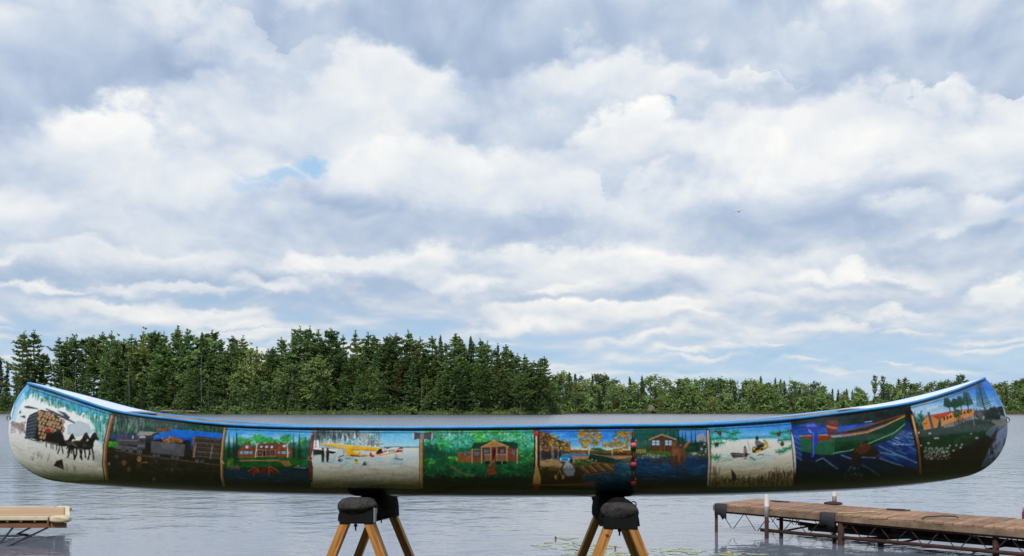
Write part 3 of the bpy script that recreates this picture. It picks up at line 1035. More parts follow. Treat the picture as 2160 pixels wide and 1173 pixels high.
class Canvas:
    """A small numpy painter; colours are 0-255 sRGB, points are given in a local frame."""
    def __init__(self):
        self.a = np.zeros((CH, CW, 3), np.float32)
        self.rng = np.random.RandomState(5)
        self.clip = None
        self.frame(0, CY0, 1.0)

    def frame(self, x0, y0, s):
        self.f = (x0, y0 - CY0, s)

    def P(self, pts):
        p = np.asarray(pts, np.float32)
        return np.stack([self.f[0] + p[:, 0] / self.f[2], self.f[1] + p[:, 1] / self.f[2]], 1)

    def _box(self, x0, y0, x1, y1):
        return max(0, int(x0) - 1), max(0, int(y0) - 1), min(CW, int(x1) + 2), min(CH, int(y1) + 2)

    def _blend(self, X0, Y0, X1, Y1, m, col, al):
        if self.clip is not None:
            m = m * self.clip[Y0:Y1, X0:X1]
        m = (m * al)[..., None]
        c = np.asarray(col, np.float32) / 255.0
        s = self.a[Y0:Y1, X0:X1]
        s += (c - s) * m

    def poly(self, pts, col, al=1.0, raw=False):
        p = np.asarray(pts, np.float32) if raw else self.P(pts)
        X0, Y0, X1, Y1 = self._box(p[:, 0].min(), p[:, 1].min(), p[:, 0].max(), p[:, 1].max())
        if X1 <= X0 or Y1 <= Y0:
            return
        n = 3
        gx = X0 + (np.arange((X1 - X0) * n) + 0.5) / n
        gy = Y0 + (np.arange((Y1 - Y0) * n) + 0.5) / n
        ins = np.zeros((len(gy), len(gx)), bool)
        for i in range(len(p)):
            xa, ya = p[i - 1]
            xb, yb = p[i]
            if ya == yb:
                continue
            c = (gy >= min(ya, yb)) & (gy < max(ya, yb))
            if not c.any():
                continue
            xi = xa + (gy - ya) * (xb - xa) / (yb - ya)
            ins ^= c[:, None] & (gx[None, :] < xi[:, None])
        m = ins.reshape(Y1 - Y0, n, X1 - X0, n).mean((1, 3)).astype(np.float32)
        self._blend(X0, Y0, X1, Y1, m, col, al)

    def rect(self, x0, y0, x1, y1, col, al=1.0):
        self.poly([(x0, y0), (x1, y0), (x1, y1), (x0, y1)], col, al)

    def ell(self, cx, cy, rx, ry, col, al=1.0, soft=0.0):
        c = self.P([(cx, cy)])[0]
        rx, ry = rx / self.f[2], ry / self.f[2]
        X0, Y0, X1, Y1 = self._box(c[0] - rx - 1, c[1] - ry - 1, c[0] + rx + 1, c[1] + ry + 1)
        if X1 <= X0 or Y1 <= Y0:
            return
        gx = np.arange(X0, X1) + 0.5
        gy = np.arange(Y0, Y1) + 0.5
        r = np.sqrt(((gx[None] - c[0]) / rx) ** 2 + ((gy[:, None] - c[1]) / ry) ** 2)
        w = max(soft, 0.8 / max(min(rx, ry), 0.3))
        m = np.clip((1.0 - r) / w + (0.0 if soft else 0.5), 0, 1)
        self._blend(X0, Y0, X1, Y1, m.astype(np.float32), col, al)

    def line(self, pts, w, col, al=1.0):
        p = self.P(pts)
        w = w / self.f[2]
        X0, Y0, X1, Y1 = self._box(p[:, 0].min() - w, p[:, 1].min() - w, p[:, 0].max() + w, p[:, 1].max() + w)
        if X1 <= X0 or Y1 <= Y0:
            return
        gx = (np.arange(X0, X1) + 0.5)[None]
        gy = (np.arange(Y0, Y1) + 0.5)[:, None]
        d = np.full((Y1 - Y0, X1 - X0), 1e9, np.float32)
        for i in range(len(p) - 1):
            ax, ay = p[i]
            bx, by = p[i + 1]
            L = (bx - ax) ** 2 + (by - ay) ** 2 + 1e-9
            t = np.clip(((gx - ax) * (bx - ax) + (gy - ay) * (by - ay)) / L, 0, 1)
            d = np.minimum(d, np.hypot(gx - ax - t * (bx - ax), gy - ay - t * (by - ay)))
        hw = w / 2
        m = np.clip(hw + 0.5 - d, 0, 1) * min(1.0, w)
        self._blend(X0, Y0, X1, Y1, m.astype(np.float32), col, al)

    def dabs(self, n, box, cols, ln, w, ang=0.0, spread=0.3, al=0.8, test=None):
        r = self.rng
        for _ in range(n):
            x = r.uniform(box[0], box[2]); y = r.uniform(box[1], box[3])
            if test is not None and not test(x, y):
                continue
            L = ln * r.uniform(0.5, 1.3); t = ang + r.normal(0, spread)
            c = np.asarray(cols[r.randint(len(cols))], float) * r.uniform(0.85, 1.12)
            dx, dy = math.cos(t) * L / 2, math.sin(t) * L / 2
            self.line([(x - dx, y - dy), (x + dx, y + dy)], w * r.uniform(0.6, 1.3), c, al * r.uniform(0.5, 1.0))

    def vgrad(self, x0, x1, stops):
        """Vertical gradient fill over columns x0..x1; stops are (row, colour)."""
        p = self.P([(x0, stops[0][0]), (x1, stops[-1][0])])
        X0, X1 = max(0, int(p[0, 0])), min(CW, int(p[1, 0]) + 1)
        ys = np.array([self.P([(0, s[0])])[0, 1] for s in stops])
        rows = np.arange(CH) + 0.5
        g = np.stack([np.interp(rows, ys, [s[1][k] for s in stops]) for k in range(3)], 1) / 255.0
        m = np.ones((CH, X1 - X0), np.float32) if self.clip is None else self.clip[:, X0:X1]
        s = self.a[:, X0:X1]
        s += (g[:, None, :].astype(np.float32) - s) * m[..., None]

    def spruce(self, x, y0, y1, w, col, hi=None):
        n = max(5, int(abs(y1 - y0) / (2.2 * self.f[2])))
        for i in range(n):
            t = (i + 0.4) / n
            y = y0 + (y1 - y0) * t
            hw = w * (0.12 + 0.88 * t) * self.rng.uniform(0.7, 1.1)
            th = abs(y1 - y0) / n * 1.5
            self.poly([(x, y - th * .6), (x + hw, y + th * .5), (x, y + th * .25), (x - hw, y + th * .5)], col, 0.95)
            if hi is not None and i % 2:
                self.line([(x - hw * .8, y + th * .3), (x - hw * .2, y)], self.f[2] * .6, hi, 0.6)
        self.line([(x, y0 - abs(y1 - y0) * .06), (x, y0 + 4)], self.f[2] * .7, col)


def paint_scenes():
    c = Canvas()
    rng = c.rng
    W = 255
    # ---- panel limits: divider curves, photo coordinates (x at y)
    div = [
        [(240, 870), (230, 905), (222, 940), (220, 980), (225, 1010), (233, 1060)],
        [(475, 890), (470, 930), (467, 970), (468, 1010), (475, 1060)],
        [(657, 890), (655, 960), (656, 1060)],
        [(889, 890), (889, 1060)],
        [(1132, 890), (1132, 1060)],
        [(1336, 880), (1336, 1060)],
        [(1493, 880), (1497, 960), (1493, 1060)],
        [(1668, 880), (1675, 945), (1680, 985), (1671, 1060)],
        [(1921, 850), (1931, 920), (1942, 965), (1943, 1000), (1934, 1060)],
    ]
    rows = np.arange(CH) + 0.5 + CY0
    bounds = [np.zeros(CH)] + [np.interp(rows, [q[1] for q in d], [q[0] for q in d]) for d in div] + [np.full(CH, 2160.0)]
    cols_ = np.arange(CW) + 0.5

    def clip(i):
        c.clip = (np.clip(cols_[None] - bounds[i][:, None] + .5, 0, 1) * np.clip(bounds[i + 1][:, None] - cols_[None] + .5, 0, 1)).astype(np.float32)

    # ================= 1 winter log haul with a horse team
    clip(0); c.frame(10, 800, 4.8875)
    snow = (232, 236, 238)
    c.vgrad(-60, 1300, [(0, (120, 195, 235)), (200, (228, 233, 238)), (500, (232, 235, 237)), (760, (222, 223, 220)), (930, (204, 202, 186)), (1050, (168, 164, 136))])  # snow darkens to olive below, partly the hull's shade put into the paint
    top = lambda x: 40 + (x - 240) * 0.385 if x > 240 else 40 + (240 - x) * 1.6
    c.poly([(235, 30), (1180, 330), (1180, 420), (700, 330), (285, 140), (200, 200), (120, 300), (60, 420), (100, 220)], (88, 178, 232))
    c.poly([(60, 440), (110, 250), (190, 130), (215, 190), (140, 300), (100, 440)], (176, 215, 238), .8)
    c.dabs(1100, (200, 90, 1120, 520), [(20, 120, 100), (40, 160, 130), (15, 95, 85), (70, 185, 150), (110, 190, 200)], 44, 9, 1.57, .15, .8,
           lambda x, y: top(x) + 45 < y < top(x) + 45 + (95 if x < 850 else 60 + (x - 700) * .62))
    c.dabs(420, (850, 330, 1110, 740), [(15, 120, 110), (40, 165, 140), (90, 175, 190), (160, 205, 215)], 60, 9, 1.6, .12, .75,
           lambda x, y: y < 480 + (x - 850) * 1.5 and x < 1110 - max(0, y - 400) * .3)
    c.line([(200, 160), (260, 100), (700, 255), (1100, 375)], 5, (30, 60, 75), .8)
    c.poly([(180, 240), (420, 270), (700, 350), (880, 430), (930, 520), (700, 560), (600, 480), (170, 330)], snow, .85)
    c.poly([(640, 480), (760, 430), (860, 470), (900, 560), (760, 600), (640, 570)], (150, 170, 190), .5)
    for q in ([(190, 280), (240, 275), (330, 300), (340, 312), (210, 300)], [(415, 300), (480, 325), (600, 380), (720, 450), (720, 462), (640, 430), (500, 365), (420, 318)],
              [(530, 325), (620, 350), (670, 400), (640, 420), (600, 375)]):
        c.poly(q, (70, 75, 92), .9)
    c.poly([(60, 430), (200, 470), (205, 560), (60, 480)], (140, 120, 120), .6)
    c.dabs(60, (60, 440, 210, 560), [(120, 80, 80), (90, 90, 110), (180, 150, 140)], 20, 8, .5, .8, .6)
    c.poly([(145, 335), (160, 320), (160, 355), (140, 355)], (20, 90, 85)); c.poly([(145, 385), (200, 375), (210, 405)], (50, 60, 75))
    # log load: dark log sides, pale round ends
    c.poly([(205, 580), (225, 420), (250, 370), (370, 315), (480, 350), (590, 420), (610, 545), (430, 640), (340, 640)], (46, 40, 40))
    for i in range(7):
        y = 378 + i * 34
        xl = 248 - i * 8
        c.poly([(xl, y + 8), (xl + 100, y - 34 + i * 4), (xl + 110, y + i * 4), (xl, y + 34)], (72, 80, 98)); c.line([(xl, y + 14), (xl + 95, y - 22 + i * 4)], 8, (150, 156, 170), .7)
    for i in range(9):
        for j in range(8):
            x = 350 + i * 33 + (j % 2) * 14 + rng.uniform(-5, 5); y = 338 + j * 37 + i * 9 + rng.uniform(-5, 5)
            if y < 325 + (x - 350) * .36 or y > 625 - (x - 340) * .28 or x > 605:
                continue
            r = rng.uniform(14, 20)
            c.ell(x, y, r, r * 1.1, (92, 66, 46)); c.ell(x, y, r * .84, r * .95, (206, 172, 128)); c.ell(x - 1, y, r * .4, r * .45, (168, 128, 88), .8)
    c.line([(235, 612), (360, 655), (420, 640)], 9, (40, 32, 32))
    c.ell(445, 535, 26, 26, (178, 28, 38)); c.poly([(420, 560), (480, 545), (500, 640), (420, 640)], (58, 34, 30))

    def horse(x, y, s, col=(24, 18, 18)):
        q = lambda pts: [(x + a * s, y + b * s) for a, b in pts]
        c.poly(q([(-120, 10), (-70, -18), (0, -22), (20, -40), (45, -92), (70, -110), (80, -96), (108, -40), (100, -22), (76, -38), (60, -10), (55, 40), (20, 62), (-60, 60), (-115, 55)]), col)
        for lx, fx in ((-105, -125), (-75, -55), (18, 6), (44, 60)):
            c.line(q([(lx, 50), (lx + (fx - lx) * .3 + 6, 100), (fx, 150)]), 17 * s, col)
        c.line(q([(-118, 15), (-135, 60)]), 12 * s, col)
    c.poly([(420, 600), (480, 560), (560, 520), (600, 580), (620, 660), (520, 680), (430, 660)], (34, 24, 22))
    for x in (420, 470, 490, 525):
        c.line([(x, 640), (x + 5, 700 + (x - 420) * .3)], 10, (28, 22, 22))
    horse(640, 650, .78); horse(770, 660, 1.0); horse(850, 668, 1.08, (28, 20, 18))
    c.line([(610, 700), (720, 640), (820, 650)], 8, (110, 70, 40), .9); c.line([(830, 600), (850, 660)], 9, (100, 66, 40), .8)
    c.ell(815, 690, 22, 26, (88, 88, 98), .6)
    c.poly([(500, 895), (530, 845), (590, 828), (610, 935)], (48, 34, 32)); c.line([(585, 830), (608, 930)], 8, (120, 50, 40), .8)
    for x, y in ((285, 780), (340, 760), (375, 770), (440, 790), (720, 900), (640, 890)):
        for k in range(9):
            c.line([(x, y + 60), (x + rng.uniform(-30, 30), y + rng.uniform(-30, 20))], 3.4, (130, 125, 118), .6)
    c.poly([(870, 740), (960, 745), (1000, 790), (1010, 930), (900, 850)], (150, 160, 165), .4)
    c.dabs(130, (100, 650, 1010, 1020), [(235, 235, 232), (190, 188, 172), (212, 208, 196)], 90, 14, .3, .2, .4)

    # ================= 2 log train
    clip(1); c.frame(225, 870, 6.9)
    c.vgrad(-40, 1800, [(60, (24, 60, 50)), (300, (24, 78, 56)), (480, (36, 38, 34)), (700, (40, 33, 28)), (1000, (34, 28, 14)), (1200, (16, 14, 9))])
    c.dabs(420, (0, 60, 1700, 330), [(24, 95, 62), (40, 128, 72), (18, 62, 52), (70, 110, 100), (60, 145, 60), (120, 128, 140)], 60, 20, 1.5, .35, .7, lambda x, y: y > 70 + x * .09)
    c.dabs(90, (60, 70, 540, 260), [(150, 150, 160), (190, 190, 190), (70, 90, 90)], 90, 16, 1.55, .1, .6)
    c.poly([(860, 270), (1000, 258), (1700, 320), (1700, 470), (1240, 500), (680, 480), (680, 340)], (20, 118, 214))
    c.poly([(700, 380), (1240, 390), (1240, 560), (700, 520)], (18, 78, 172), .8)
    c.poly([(40, 350), (160, 310), (430, 320), (430, 400), (60, 420)], (24, 52, 108)); c.dabs(60, (20, 440, 160, 500), [(50, 150, 50), (90, 180, 60)], 50, 20, 0, .3, .8)
    c.dabs(60, (740, 240, 900, 290), [(120, 70, 40), (150, 90, 50)], 50, 12, .1, .3, .7)
    c.dabs(260, (0, 530, 1700, 1010), [(62, 48, 36), (36, 30, 26), (84, 70, 54), (50, 34, 22), (58, 56, 50)], 130, 26, .35, .5, .6)
    c.line([(120, 560), (520, 640), (1100, 715), (1650, 785)], 12, (120, 98, 88)); c.line([(120, 590), (600, 680), (1650, 830)], 8, (66, 52, 46))
    # tender, cab, boiler
    c.poly([(640, 430), (1140, 480), (1120, 660), (640, 600)], (98, 98, 106)); c.poly([(1140, 480), (1220, 430), (1220, 600), (1120, 660)], (40, 40, 46))
    c.poly([(640, 430), (760, 400), (1220, 425), (1140, 482)], (22, 22, 24)); c.line([(650, 440), (1135, 488)], 7, (140, 140, 148), .8)
    c.poly([(780, 460), (1000, 480), (980, 560), (800, 540)], (132, 132, 140), .45)
    c.dabs(150, (810, 372, 1110, 445), [(180, 120, 50), (214, 164, 90), (110, 70, 30)], 40, 12, .3, .8, .95, lambda x, y: y > 372 + abs(x - 930) * .2)
    c.poly([(430, 345), (470, 290), (700, 300), (770, 330), (660, 350)], (162, 158, 152)); c.poly([(640, 345), (690, 310), (750, 310), (770, 335), (700, 340), (670, 370)], (52, 50, 52))
    c.rect(438, 345, 560, 545, (86, 84, 94)); c.rect(470, 355, 560, 385, (170, 170, 176)); c.rect(475, 395, 550, 450, (48, 48, 58)); c.rect(560, 350, 640, 560, (30, 26, 30)); c.rect(448, 480, 548, 520, (132, 132, 142), .8)
    c.poly([(130, 400), (438, 410), (438, 490), (180, 480), (125, 430)], (90, 86, 96)); c.line([(150, 412), (430, 424)], 14, (140, 136, 146), .8)
    for x, w, h in ((170, 26, 80), (215, 24, 110), (275, 44, 80)):
        c.rect(x - w / 2, 400 - h, x + w / 2, 410, (74, 72, 82)); c.ell(x, 402 - h, w * .7, 10, (96, 94, 104))
    c.rect(365, 352, 386, 395, (214, 180, 110)); c.poly([(90, 520), (190, 490), (440, 520), (440, 560), (130, 540)], (112, 110, 122)); c.poly([(85, 530), (150, 490), (170, 520)], (120, 112, 124))
    for x, y, r in ((240, 545, 42), (345, 575, 44), (475, 585, 44), (690, 640, 34), (745, 645, 32), (960, 670, 32), (1025, 685, 34), (1310, 722, 34), (1388, 728, 32)):
        c.ell(x, y, r, r, (34, 32, 36)); c.ell(x, y, r * .86, r * .86, (112, 110, 118)); c.ell(x, y, r * .55, r * .55, (46, 44, 48)); c.ell(x, y, r * .22, r * .22, (160, 160, 166))
    # log car
    c.poly([(1255, 380), (1300, 360), (1680, 405), (1680, 720), (1240, 670)], (54, 46, 42))
    for i in range(9):
        y = 385 + i * 33
        c.line([(1270, y), (1680, y + 38)], 24, [(92, 84, 78), (70, 58, 48), (104, 92, 84), (80, 60, 42)][i % 4]); c.line([(1280, y - 8), (1680, y + 30)], 5, (140, 130, 122), .6)
        c.ell(1265, y + 6, 14, 17, (160, 112, 62))
    for x in (1285, 1525):
        c.line([(x + 10, 470 + (x - 1285) * .13), (x - 20, 670 + (x - 1285) * .1)], 14, (150, 148, 150))
    # stumps and cut logs in front
    for x, y, r, col in ((470, 690, 34, (176, 136, 74)), (250, 745, 34, (140, 98, 54)), (320, 840, 30, (110, 88, 74)), (685, 985, 24, (110, 108, 104)), (950, 840, 26, (98, 84, 70)), (870, 840, 22, (80, 66, 54)), (140, 650, 24, (104, 90, 76)), (30, 760, 20, (130, 126, 120))):
        c.poly([(x - r, y), (x + r, y), (x + r * 1.1, y + 130), (x - r * 1.1, y + 130)], tuple(v * .42 for v in col)); c.ell(x, y, r, r * 1.2, col, .9)
    c.line([(500, 745), (580, 740)], 10, (176, 150, 80)); c.line([(700, 930), (1050, 990)], 16, (62, 52, 38), .8)
    c.line([(850, 820), (1650, 880)], 22, (58, 56, 50), .8)

    # ================= 3 lodge on the lake
    clip(2); c.frame(465, 890, 7.82)
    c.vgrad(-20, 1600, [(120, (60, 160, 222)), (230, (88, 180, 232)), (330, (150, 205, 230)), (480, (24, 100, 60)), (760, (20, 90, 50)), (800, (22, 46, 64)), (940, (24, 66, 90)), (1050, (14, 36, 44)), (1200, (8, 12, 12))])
    c.dabs(26, (200, 180, 1500, 300), [(190, 215, 235), (60, 150, 220)], 200, 20, 0, .1, .35)
    leaf = [(90, 205, 90), (150, 220, 110), (50, 165, 80), (30, 130, 80)]
    for x, y, rx, ry in ((330, 330, 80, 70), (440, 350, 90, 60), (630, 300, 130, 80), (780, 320, 130, 50), (1080, 300, 110, 80), (900, 345, 120, 40), (1360, 370, 90, 90)):
        c.ell(x, y, rx * .9, ry, (50, 160, 84), .85, .5)
        c.dabs(70, (x - rx, y - ry, x + rx, y + ry), leaf, 26, 12, 0, 1.0, .85, lambda a, b, x=x, y=y, rx=rx, ry=ry: ((a - x) / rx) ** 2 + ((b - y) / ry) ** 2 < 1)
    c.dabs(180, (250, 380, 1480, 620), [(16, 96, 64), (24, 120, 76), (12, 74, 66)], 70, 24, 1.57, .3, .7)
    c.dabs(120, (1370, 320, 1490, 760), [(20, 120, 110), (30, 140, 120), (14, 90, 80)], 90, 18, 1.57, .1, .7)
    for x, y0, y1, w in ((135, 215, 700, 70), (262, 190, 700, 80), (215, 260, 640, 60), (1205, 235, 640, 50), (1298, 225, 660, 62)):
        c.spruce(x, y0, y1, w, (10, 56, 50), (40, 130, 90))
    wood, trim = (146, 84, 44), (206, 160, 120)
    c.poly([(520, 460), (640, 385), (900, 365), (1010, 400), (960, 470)], (132, 62, 40)); c.rect(560, 470, 960, 600, (122, 72, 44))
    for x0, xp, x1, yp in ((280, 440, 560, 372), (900, 1020, 1180, 375)):
        c.poly([(x0, 500), (xp - 30, yp), (xp + 40, yp), (x1, 490), (x1, 605), (x0 + 10, 605)], wood); c.line([(x0 - 5, 500), (xp - 30, yp), (xp + 40, yp), (x1 + 8, 490)], 9, (96, 46, 32))
        for k in range(8):
            c.line([(x0 + 12, 500 + k * 14), (x1 - 6, 500 + k * 14)], 3, (112, 62, 34), .6)
    for x, y, w, h in ((432, 435, 48, 40), (1050, 420, 44, 40), (672, 435, 34, 34), (757, 435, 38, 34), (843, 437, 34, 34)):
        c.rect(x - w / 2 - 5, y - h / 2 - 5, x + w / 2 + 5, y + h / 2 + 5, (120, 60, 44)); c.rect(x - w / 2, y - h / 2, x + w / 2, y + h / 2, (180, 216, 232))
    for x0, x1 in ((322, 365), (385, 465), (480, 520), (945, 980), (1005, 1075), (1110, 1135)):
        c.rect(x0, 508, x1, 548, (110, 196, 232)); c.line([((x0 + x1) / 2, 508), ((x0 + x1) / 2, 548)], 5, (60, 120, 160)); c.line([(x0, 528), (x1, 528)], 3, (60, 120, 160))
    for x0, x1 in ((615, 680), (762, 818), (832, 885)):
        c.rect(x0, 500, x1, 560, (40, 40, 66)); c.rect(x0 + 14, 515, x1 - 12, 550, (84, 120, 150))
    c.rect(700, 505, 738, 580, (22, 20, 22)); c.line([(590, 590), (900, 590)], 8, trim)
    for x in (600, 690, 745, 822, 900):
        c.line([(x, 480), (x, 595)], 8, trim)
    c.line([(580, 480), (910, 485)], 7, trim); c.rect(870, 325, 900, 425, (108, 92, 92)); c.line([(290, 608), (560, 612)], 9, (150, 130, 120))
    for x, xt in ((570, 600), (1108, 1098)):
        c.line([(x, 615), ((x + xt) / 2, 500), (xt, 390)], 14, (226, 220, 208)); c.line([(xt - 4, 420), (xt - 60, 350)], 7, (206, 204, 190)); c.line([(xt, 400), (xt + 40, 340)], 7, (206, 204, 190))
    c.dabs(150, (260, 610, 1450, 760), [(20, 110, 44), (14, 84, 40), (36, 130, 50)], 110, 16, 0, .15, .75)
    c.poly([(310, 655), (600, 650), (960, 655), (1120, 660), (1180, 740), (1060, 755), (1000, 690), (920, 665), (320, 672)], (164, 122, 78)); c.line([(310, 655), (960, 655)], 8, (190, 160, 120))
    c.dabs(60, (110, 740, 290, 800), [(120, 104, 90), (80, 70, 62), (150, 140, 120)], 40, 18, .2, .4, .8); c.dabs(40, (110, 640, 200, 740), [(110, 150, 50), (70, 130, 50)], 50, 18, 1.4, .4, .7)
    c.dabs(180, (60, 790, 1470, 1000), [(30, 76, 104), (20, 56, 76), (40, 100, 130), (12, 34, 46)], 150, 13, 0, .1, .55)
    c.line([(1220, 770), (1400, 785)], 14, (136, 146, 156)); c.ell(1280, 748, 16, 12, (170, 176, 180)); c.poly([(1170, 790), (1440, 800), (1440, 830), (1180, 815)], (36, 40, 44))
    for pts in ([(455, 830), (560, 765), (610, 800), (630, 850), (600, 890), (500, 900)], [(630, 780), (690, 752), (760, 770), (760, 860), (640, 870)], [(790, 770), (880, 775), (960, 850), (930, 900), (800, 880)]):
        c.poly(pts, (104, 40, 30))
    for pts in ([(455, 835), (560, 765), (612, 800), (628, 850)], [(795, 880), (790, 770), (830, 760), (900, 800), (962, 850)]):
        c.line(pts, 11, (186, 120, 80))
    c.poly([(560, 800), (605, 810), (610, 860), (560, 860)], (176, 44, 34), .8); c.poly([(800, 790), (860, 800), (850, 840), (800, 840)], (176, 44, 34), .8)
    c.line([(540, 810), (545, 910)], 12, (150, 136, 110), .6); c.line([(800, 860), (810, 920)], 8, (150, 136, 110), .6)

    # ================= 4 ski planes on the ice
    clip(3); c.frame(650, 890, 7.82)
    c.vgrad(0, 2000, [(120, (70, 180, 232)), (430, (170, 218, 238)), (470, (220, 222, 220)), (600, (196, 214, 218)), (760, (212, 210, 202)), (930, (186, 181, 164)), (1030, (150, 145, 112)), (1140, (122, 116, 78)), (1175, (30, 24, 18)), (1300, (12, 10, 8))])  # lower snow toned olive, part paint and part shade painted into the colour
    c.poly([(80, 120), (870, 120), (860, 220), (1000, 260), (1240, 420), (1250, 470), (80, 470)], (168, 190, 196))
    c.dabs(360, (80, 130, 860, 330), [(60, 74, 84), (100, 116, 122), (34, 50, 54), (40, 92, 84), (150, 165, 172)], 90, 13, 1.57, .08, .75, lambda x, y: y < 330 - max(0, x - 600) * .25)
    c.poly([(830, 240), (930, 200), (1020, 260), (1180, 340), (1240, 420), (1000, 420)], (172, 164, 160), .8)
    for x, y0, y1, w in ((575, 170, 330, 60), (655, 230, 400, 70), (770, 170, 330, 80), (350, 250, 400, 50), (1020, 160, 300, 40)):
        c.spruce(x, y0, y1, w, (60, 110, 120), (236, 240, 240)); c.spruce(x - 6, y0 + 6, y1 - 20, w * .6, (220, 230, 234))
    for x in (1005, 1050, 1085, 1130, 1165):
        c.line([(x, 170), (x - 4, 420)], 9, (76, 66, 62)); c.dabs(16, (x - 40, 150, x + 40, 290), [(210, 224, 220), (110, 150, 140)], 36, 8, .5, .6, .8)
    c.dabs(220, (240, 300, 1240, 430), [(120, 190, 214), (200, 222, 230), (70, 140, 168), (236, 240, 240)], 50, 13, .9, .6, .75)
    c.rect(80, 325, 180, 450, (228, 230, 230)); c.line([(125, 330), (125, 440)], 10, (40, 40, 44)); c.line([(180, 330), (185, 400)], 10, (60, 60, 60))
    c.rect(80, 470, 215, 565, (52, 48, 54)); c.dabs(24, (85, 475, 215, 560), [(90, 80, 84), (36, 34, 40)], 80, 8, 1.57, .05, .8); c.poly([(80, 445), (230, 450), (470, 500), (470, 520), (80, 472)], (232, 234, 234))
    c.line([(1250, 445), (1860, 440)], 18, (96, 112, 122), .85); c.poly([(1280, 440), (1480, 428), (1560, 450), (1540, 470), (1290, 475)], (70, 82, 88), .9)
    c.dabs(120, (200, 580, 1600, 760), [(150, 206, 222), (120, 186, 206), (214, 224, 226)], 150, 14, .08, .12, .55)
    c.dabs(120, (80, 760, 1840, 1130), [(206, 202, 190), (150, 144, 116), (176, 170, 150)], 260, 22, 0, .06, .22)
    # yellow high-wing plane
    c.poly([(215, 378), (240, 370), (1190, 455), (1180, 490), (1110, 505), (520, 470), (250, 400)], (240, 196, 24)); c.line([(240, 400), (560, 468), (1120, 503)], 9, (170, 120, 14)); c.line([(300, 372), (1180, 452)], 7, (250, 236, 190))
    c.poly([(600, 440), (700, 480), (860, 500), (870, 560), (830, 600), (650, 590), (600, 520)], (236, 190, 26)); c.poly([(690, 560), (860, 585), (940, 600), (870, 600), (700, 595)], (130, 76, 30))
    c.poly([(870, 560), (960, 565), (1000, 590), (880, 600)], (200, 160, 60)); c.poly([(870, 520), (960, 500), (1010, 520), (960, 565), (870, 560)], (208, 212, 226)); c.poly([(740, 500), (850, 500), (840, 545), (760, 535)], (214, 216, 206), .9)
    for p in ([(480, 470), (580, 300)], [(545, 420), (500, 610)], [(500, 480), (410, 640)], [(600, 440), (560, 300)], [(600, 470), (660, 620)], [(480, 610), (600, 560), (640, 560)], [(440, 600), (415, 715)]):
        c.line(p, 13, (206, 208, 206)); c.line([(p[0][0] + 6, p[0][1]), (p[-1][0] + 6, p[-1][1])], 4, (70, 74, 80), .8)
    c.poly([(560, 480), (610, 450), (620, 540), (560, 550)], (170, 180, 196)); c.line([(500, 615), (580, 570)], 12, (80, 60, 50)); c.ell(530, 655, 40, 24, (40, 40, 46)); c.ell(545, 655, 16, 12, (190, 200, 206)); c.line([(620, 630), (700, 630)], 9, (120, 50, 40))
    c.poly([(1180, 470), (1215, 470), (1230, 540), (1120, 555), (1130, 510)], (44, 50, 56))
    # red and white plane
    c.poly([(1010, 580), (1030, 505), (1060, 520), (1100, 570), (1250, 520), (1290, 490), (1440, 480), (1545, 490), (1550, 530), (1400, 580), (1120, 605), (1050, 615)], (236, 222, 204))
    c.poly([(1005, 580), (1030, 505), (1050, 560), (1110, 590), (1050, 614)], (216, 44, 34)); c.poly([(1100, 570), (1250, 510), (1300, 490), (1300, 510), (1180, 560)], (206, 34, 34)); c.poly([(1440, 500), (1480, 485), (1545, 490), (1552, 520), (1450, 525)], (212, 36, 34)); c.line([(1120, 590), (1400, 540), (1540, 515)], 6, (150, 30, 30))
    c.poly([(1290, 480), (1360, 450), (1480, 440), (1520, 455), (1440, 475), (1300, 495)], (226, 226, 222)); c.poly([(1310, 500), (1340, 480), (1430, 478), (1440, 520), (1330, 530)], (176, 190, 184))
    for x in (1350, 1380, 1410):
        c.line([(x, 480), (x - 8, 525)], 5, (70, 80, 84))
    c.line([(1560, 450), (1550, 540)], 6, (40, 40, 46)); c.line([(1440, 560), (1440, 630)], 7, (90, 80, 80)); c.line([(1460, 560), (1465, 640)], 7, (90, 80, 80)); c.line([(1400, 630), (1500, 628)], 7, (130, 60, 50)); c.line([(1410, 645), (1560, 640)], 8, (120, 60, 60)); c.line([(1258, 430), (1258, 490)], 6, (40, 44, 50))
    # people, drum, dog
    for x, col in ((240, (28, 40, 36)), (318, (58, 44, 40))):
        c.ell(x, 468, 18, 20, (50, 44, 40)); c.poly([(x - 26, 490), (x + 26, 488), (x + 28, 580), (x + 16, 682), (x - 18, 682), (x - 24, 580)], col)
    c.poly([(330, 500), (440, 510), (460, 530), (400, 552), (335, 540)], (36, 34, 38)); c.ell(320, 505, 22, 20, (140, 70, 78))
    c.poly([(755, 655), (795, 645), (825, 660), (820, 705), (765, 708)], (228, 196, 32)); c.poly([(770, 640), (805, 645), (800, 668), (775, 665)], (60, 50, 36)); c.ell(935, 705, 26, 24, (36, 34, 40)); c.poly([(880, 738), (930, 700), (980, 715), (940, 740)], (44, 42, 48)); c.ell(945, 702, 9, 9, (220, 220, 220))

    # ================= 5 cabin in the green wood
    clip(4); c.frame(880, 890, 7.819)
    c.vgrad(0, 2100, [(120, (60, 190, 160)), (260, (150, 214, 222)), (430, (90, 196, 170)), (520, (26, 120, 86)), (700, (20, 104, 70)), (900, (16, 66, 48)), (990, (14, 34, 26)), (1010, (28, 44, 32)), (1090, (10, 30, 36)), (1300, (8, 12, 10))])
    c.dabs(240, (150, 150, 1930, 440), [(190, 216, 240), (220, 232, 244), (130, 214, 216), (90, 206, 180)], 60, 17, 1.5, .3, .6)
    c.dabs(640, (120, 130, 1930, 500), [(20, 140, 96), (36, 170, 116), (80, 200, 84), (14, 112, 92), (130, 210, 90), (40, 180, 150)], 70, 24, .1, .7, .6)
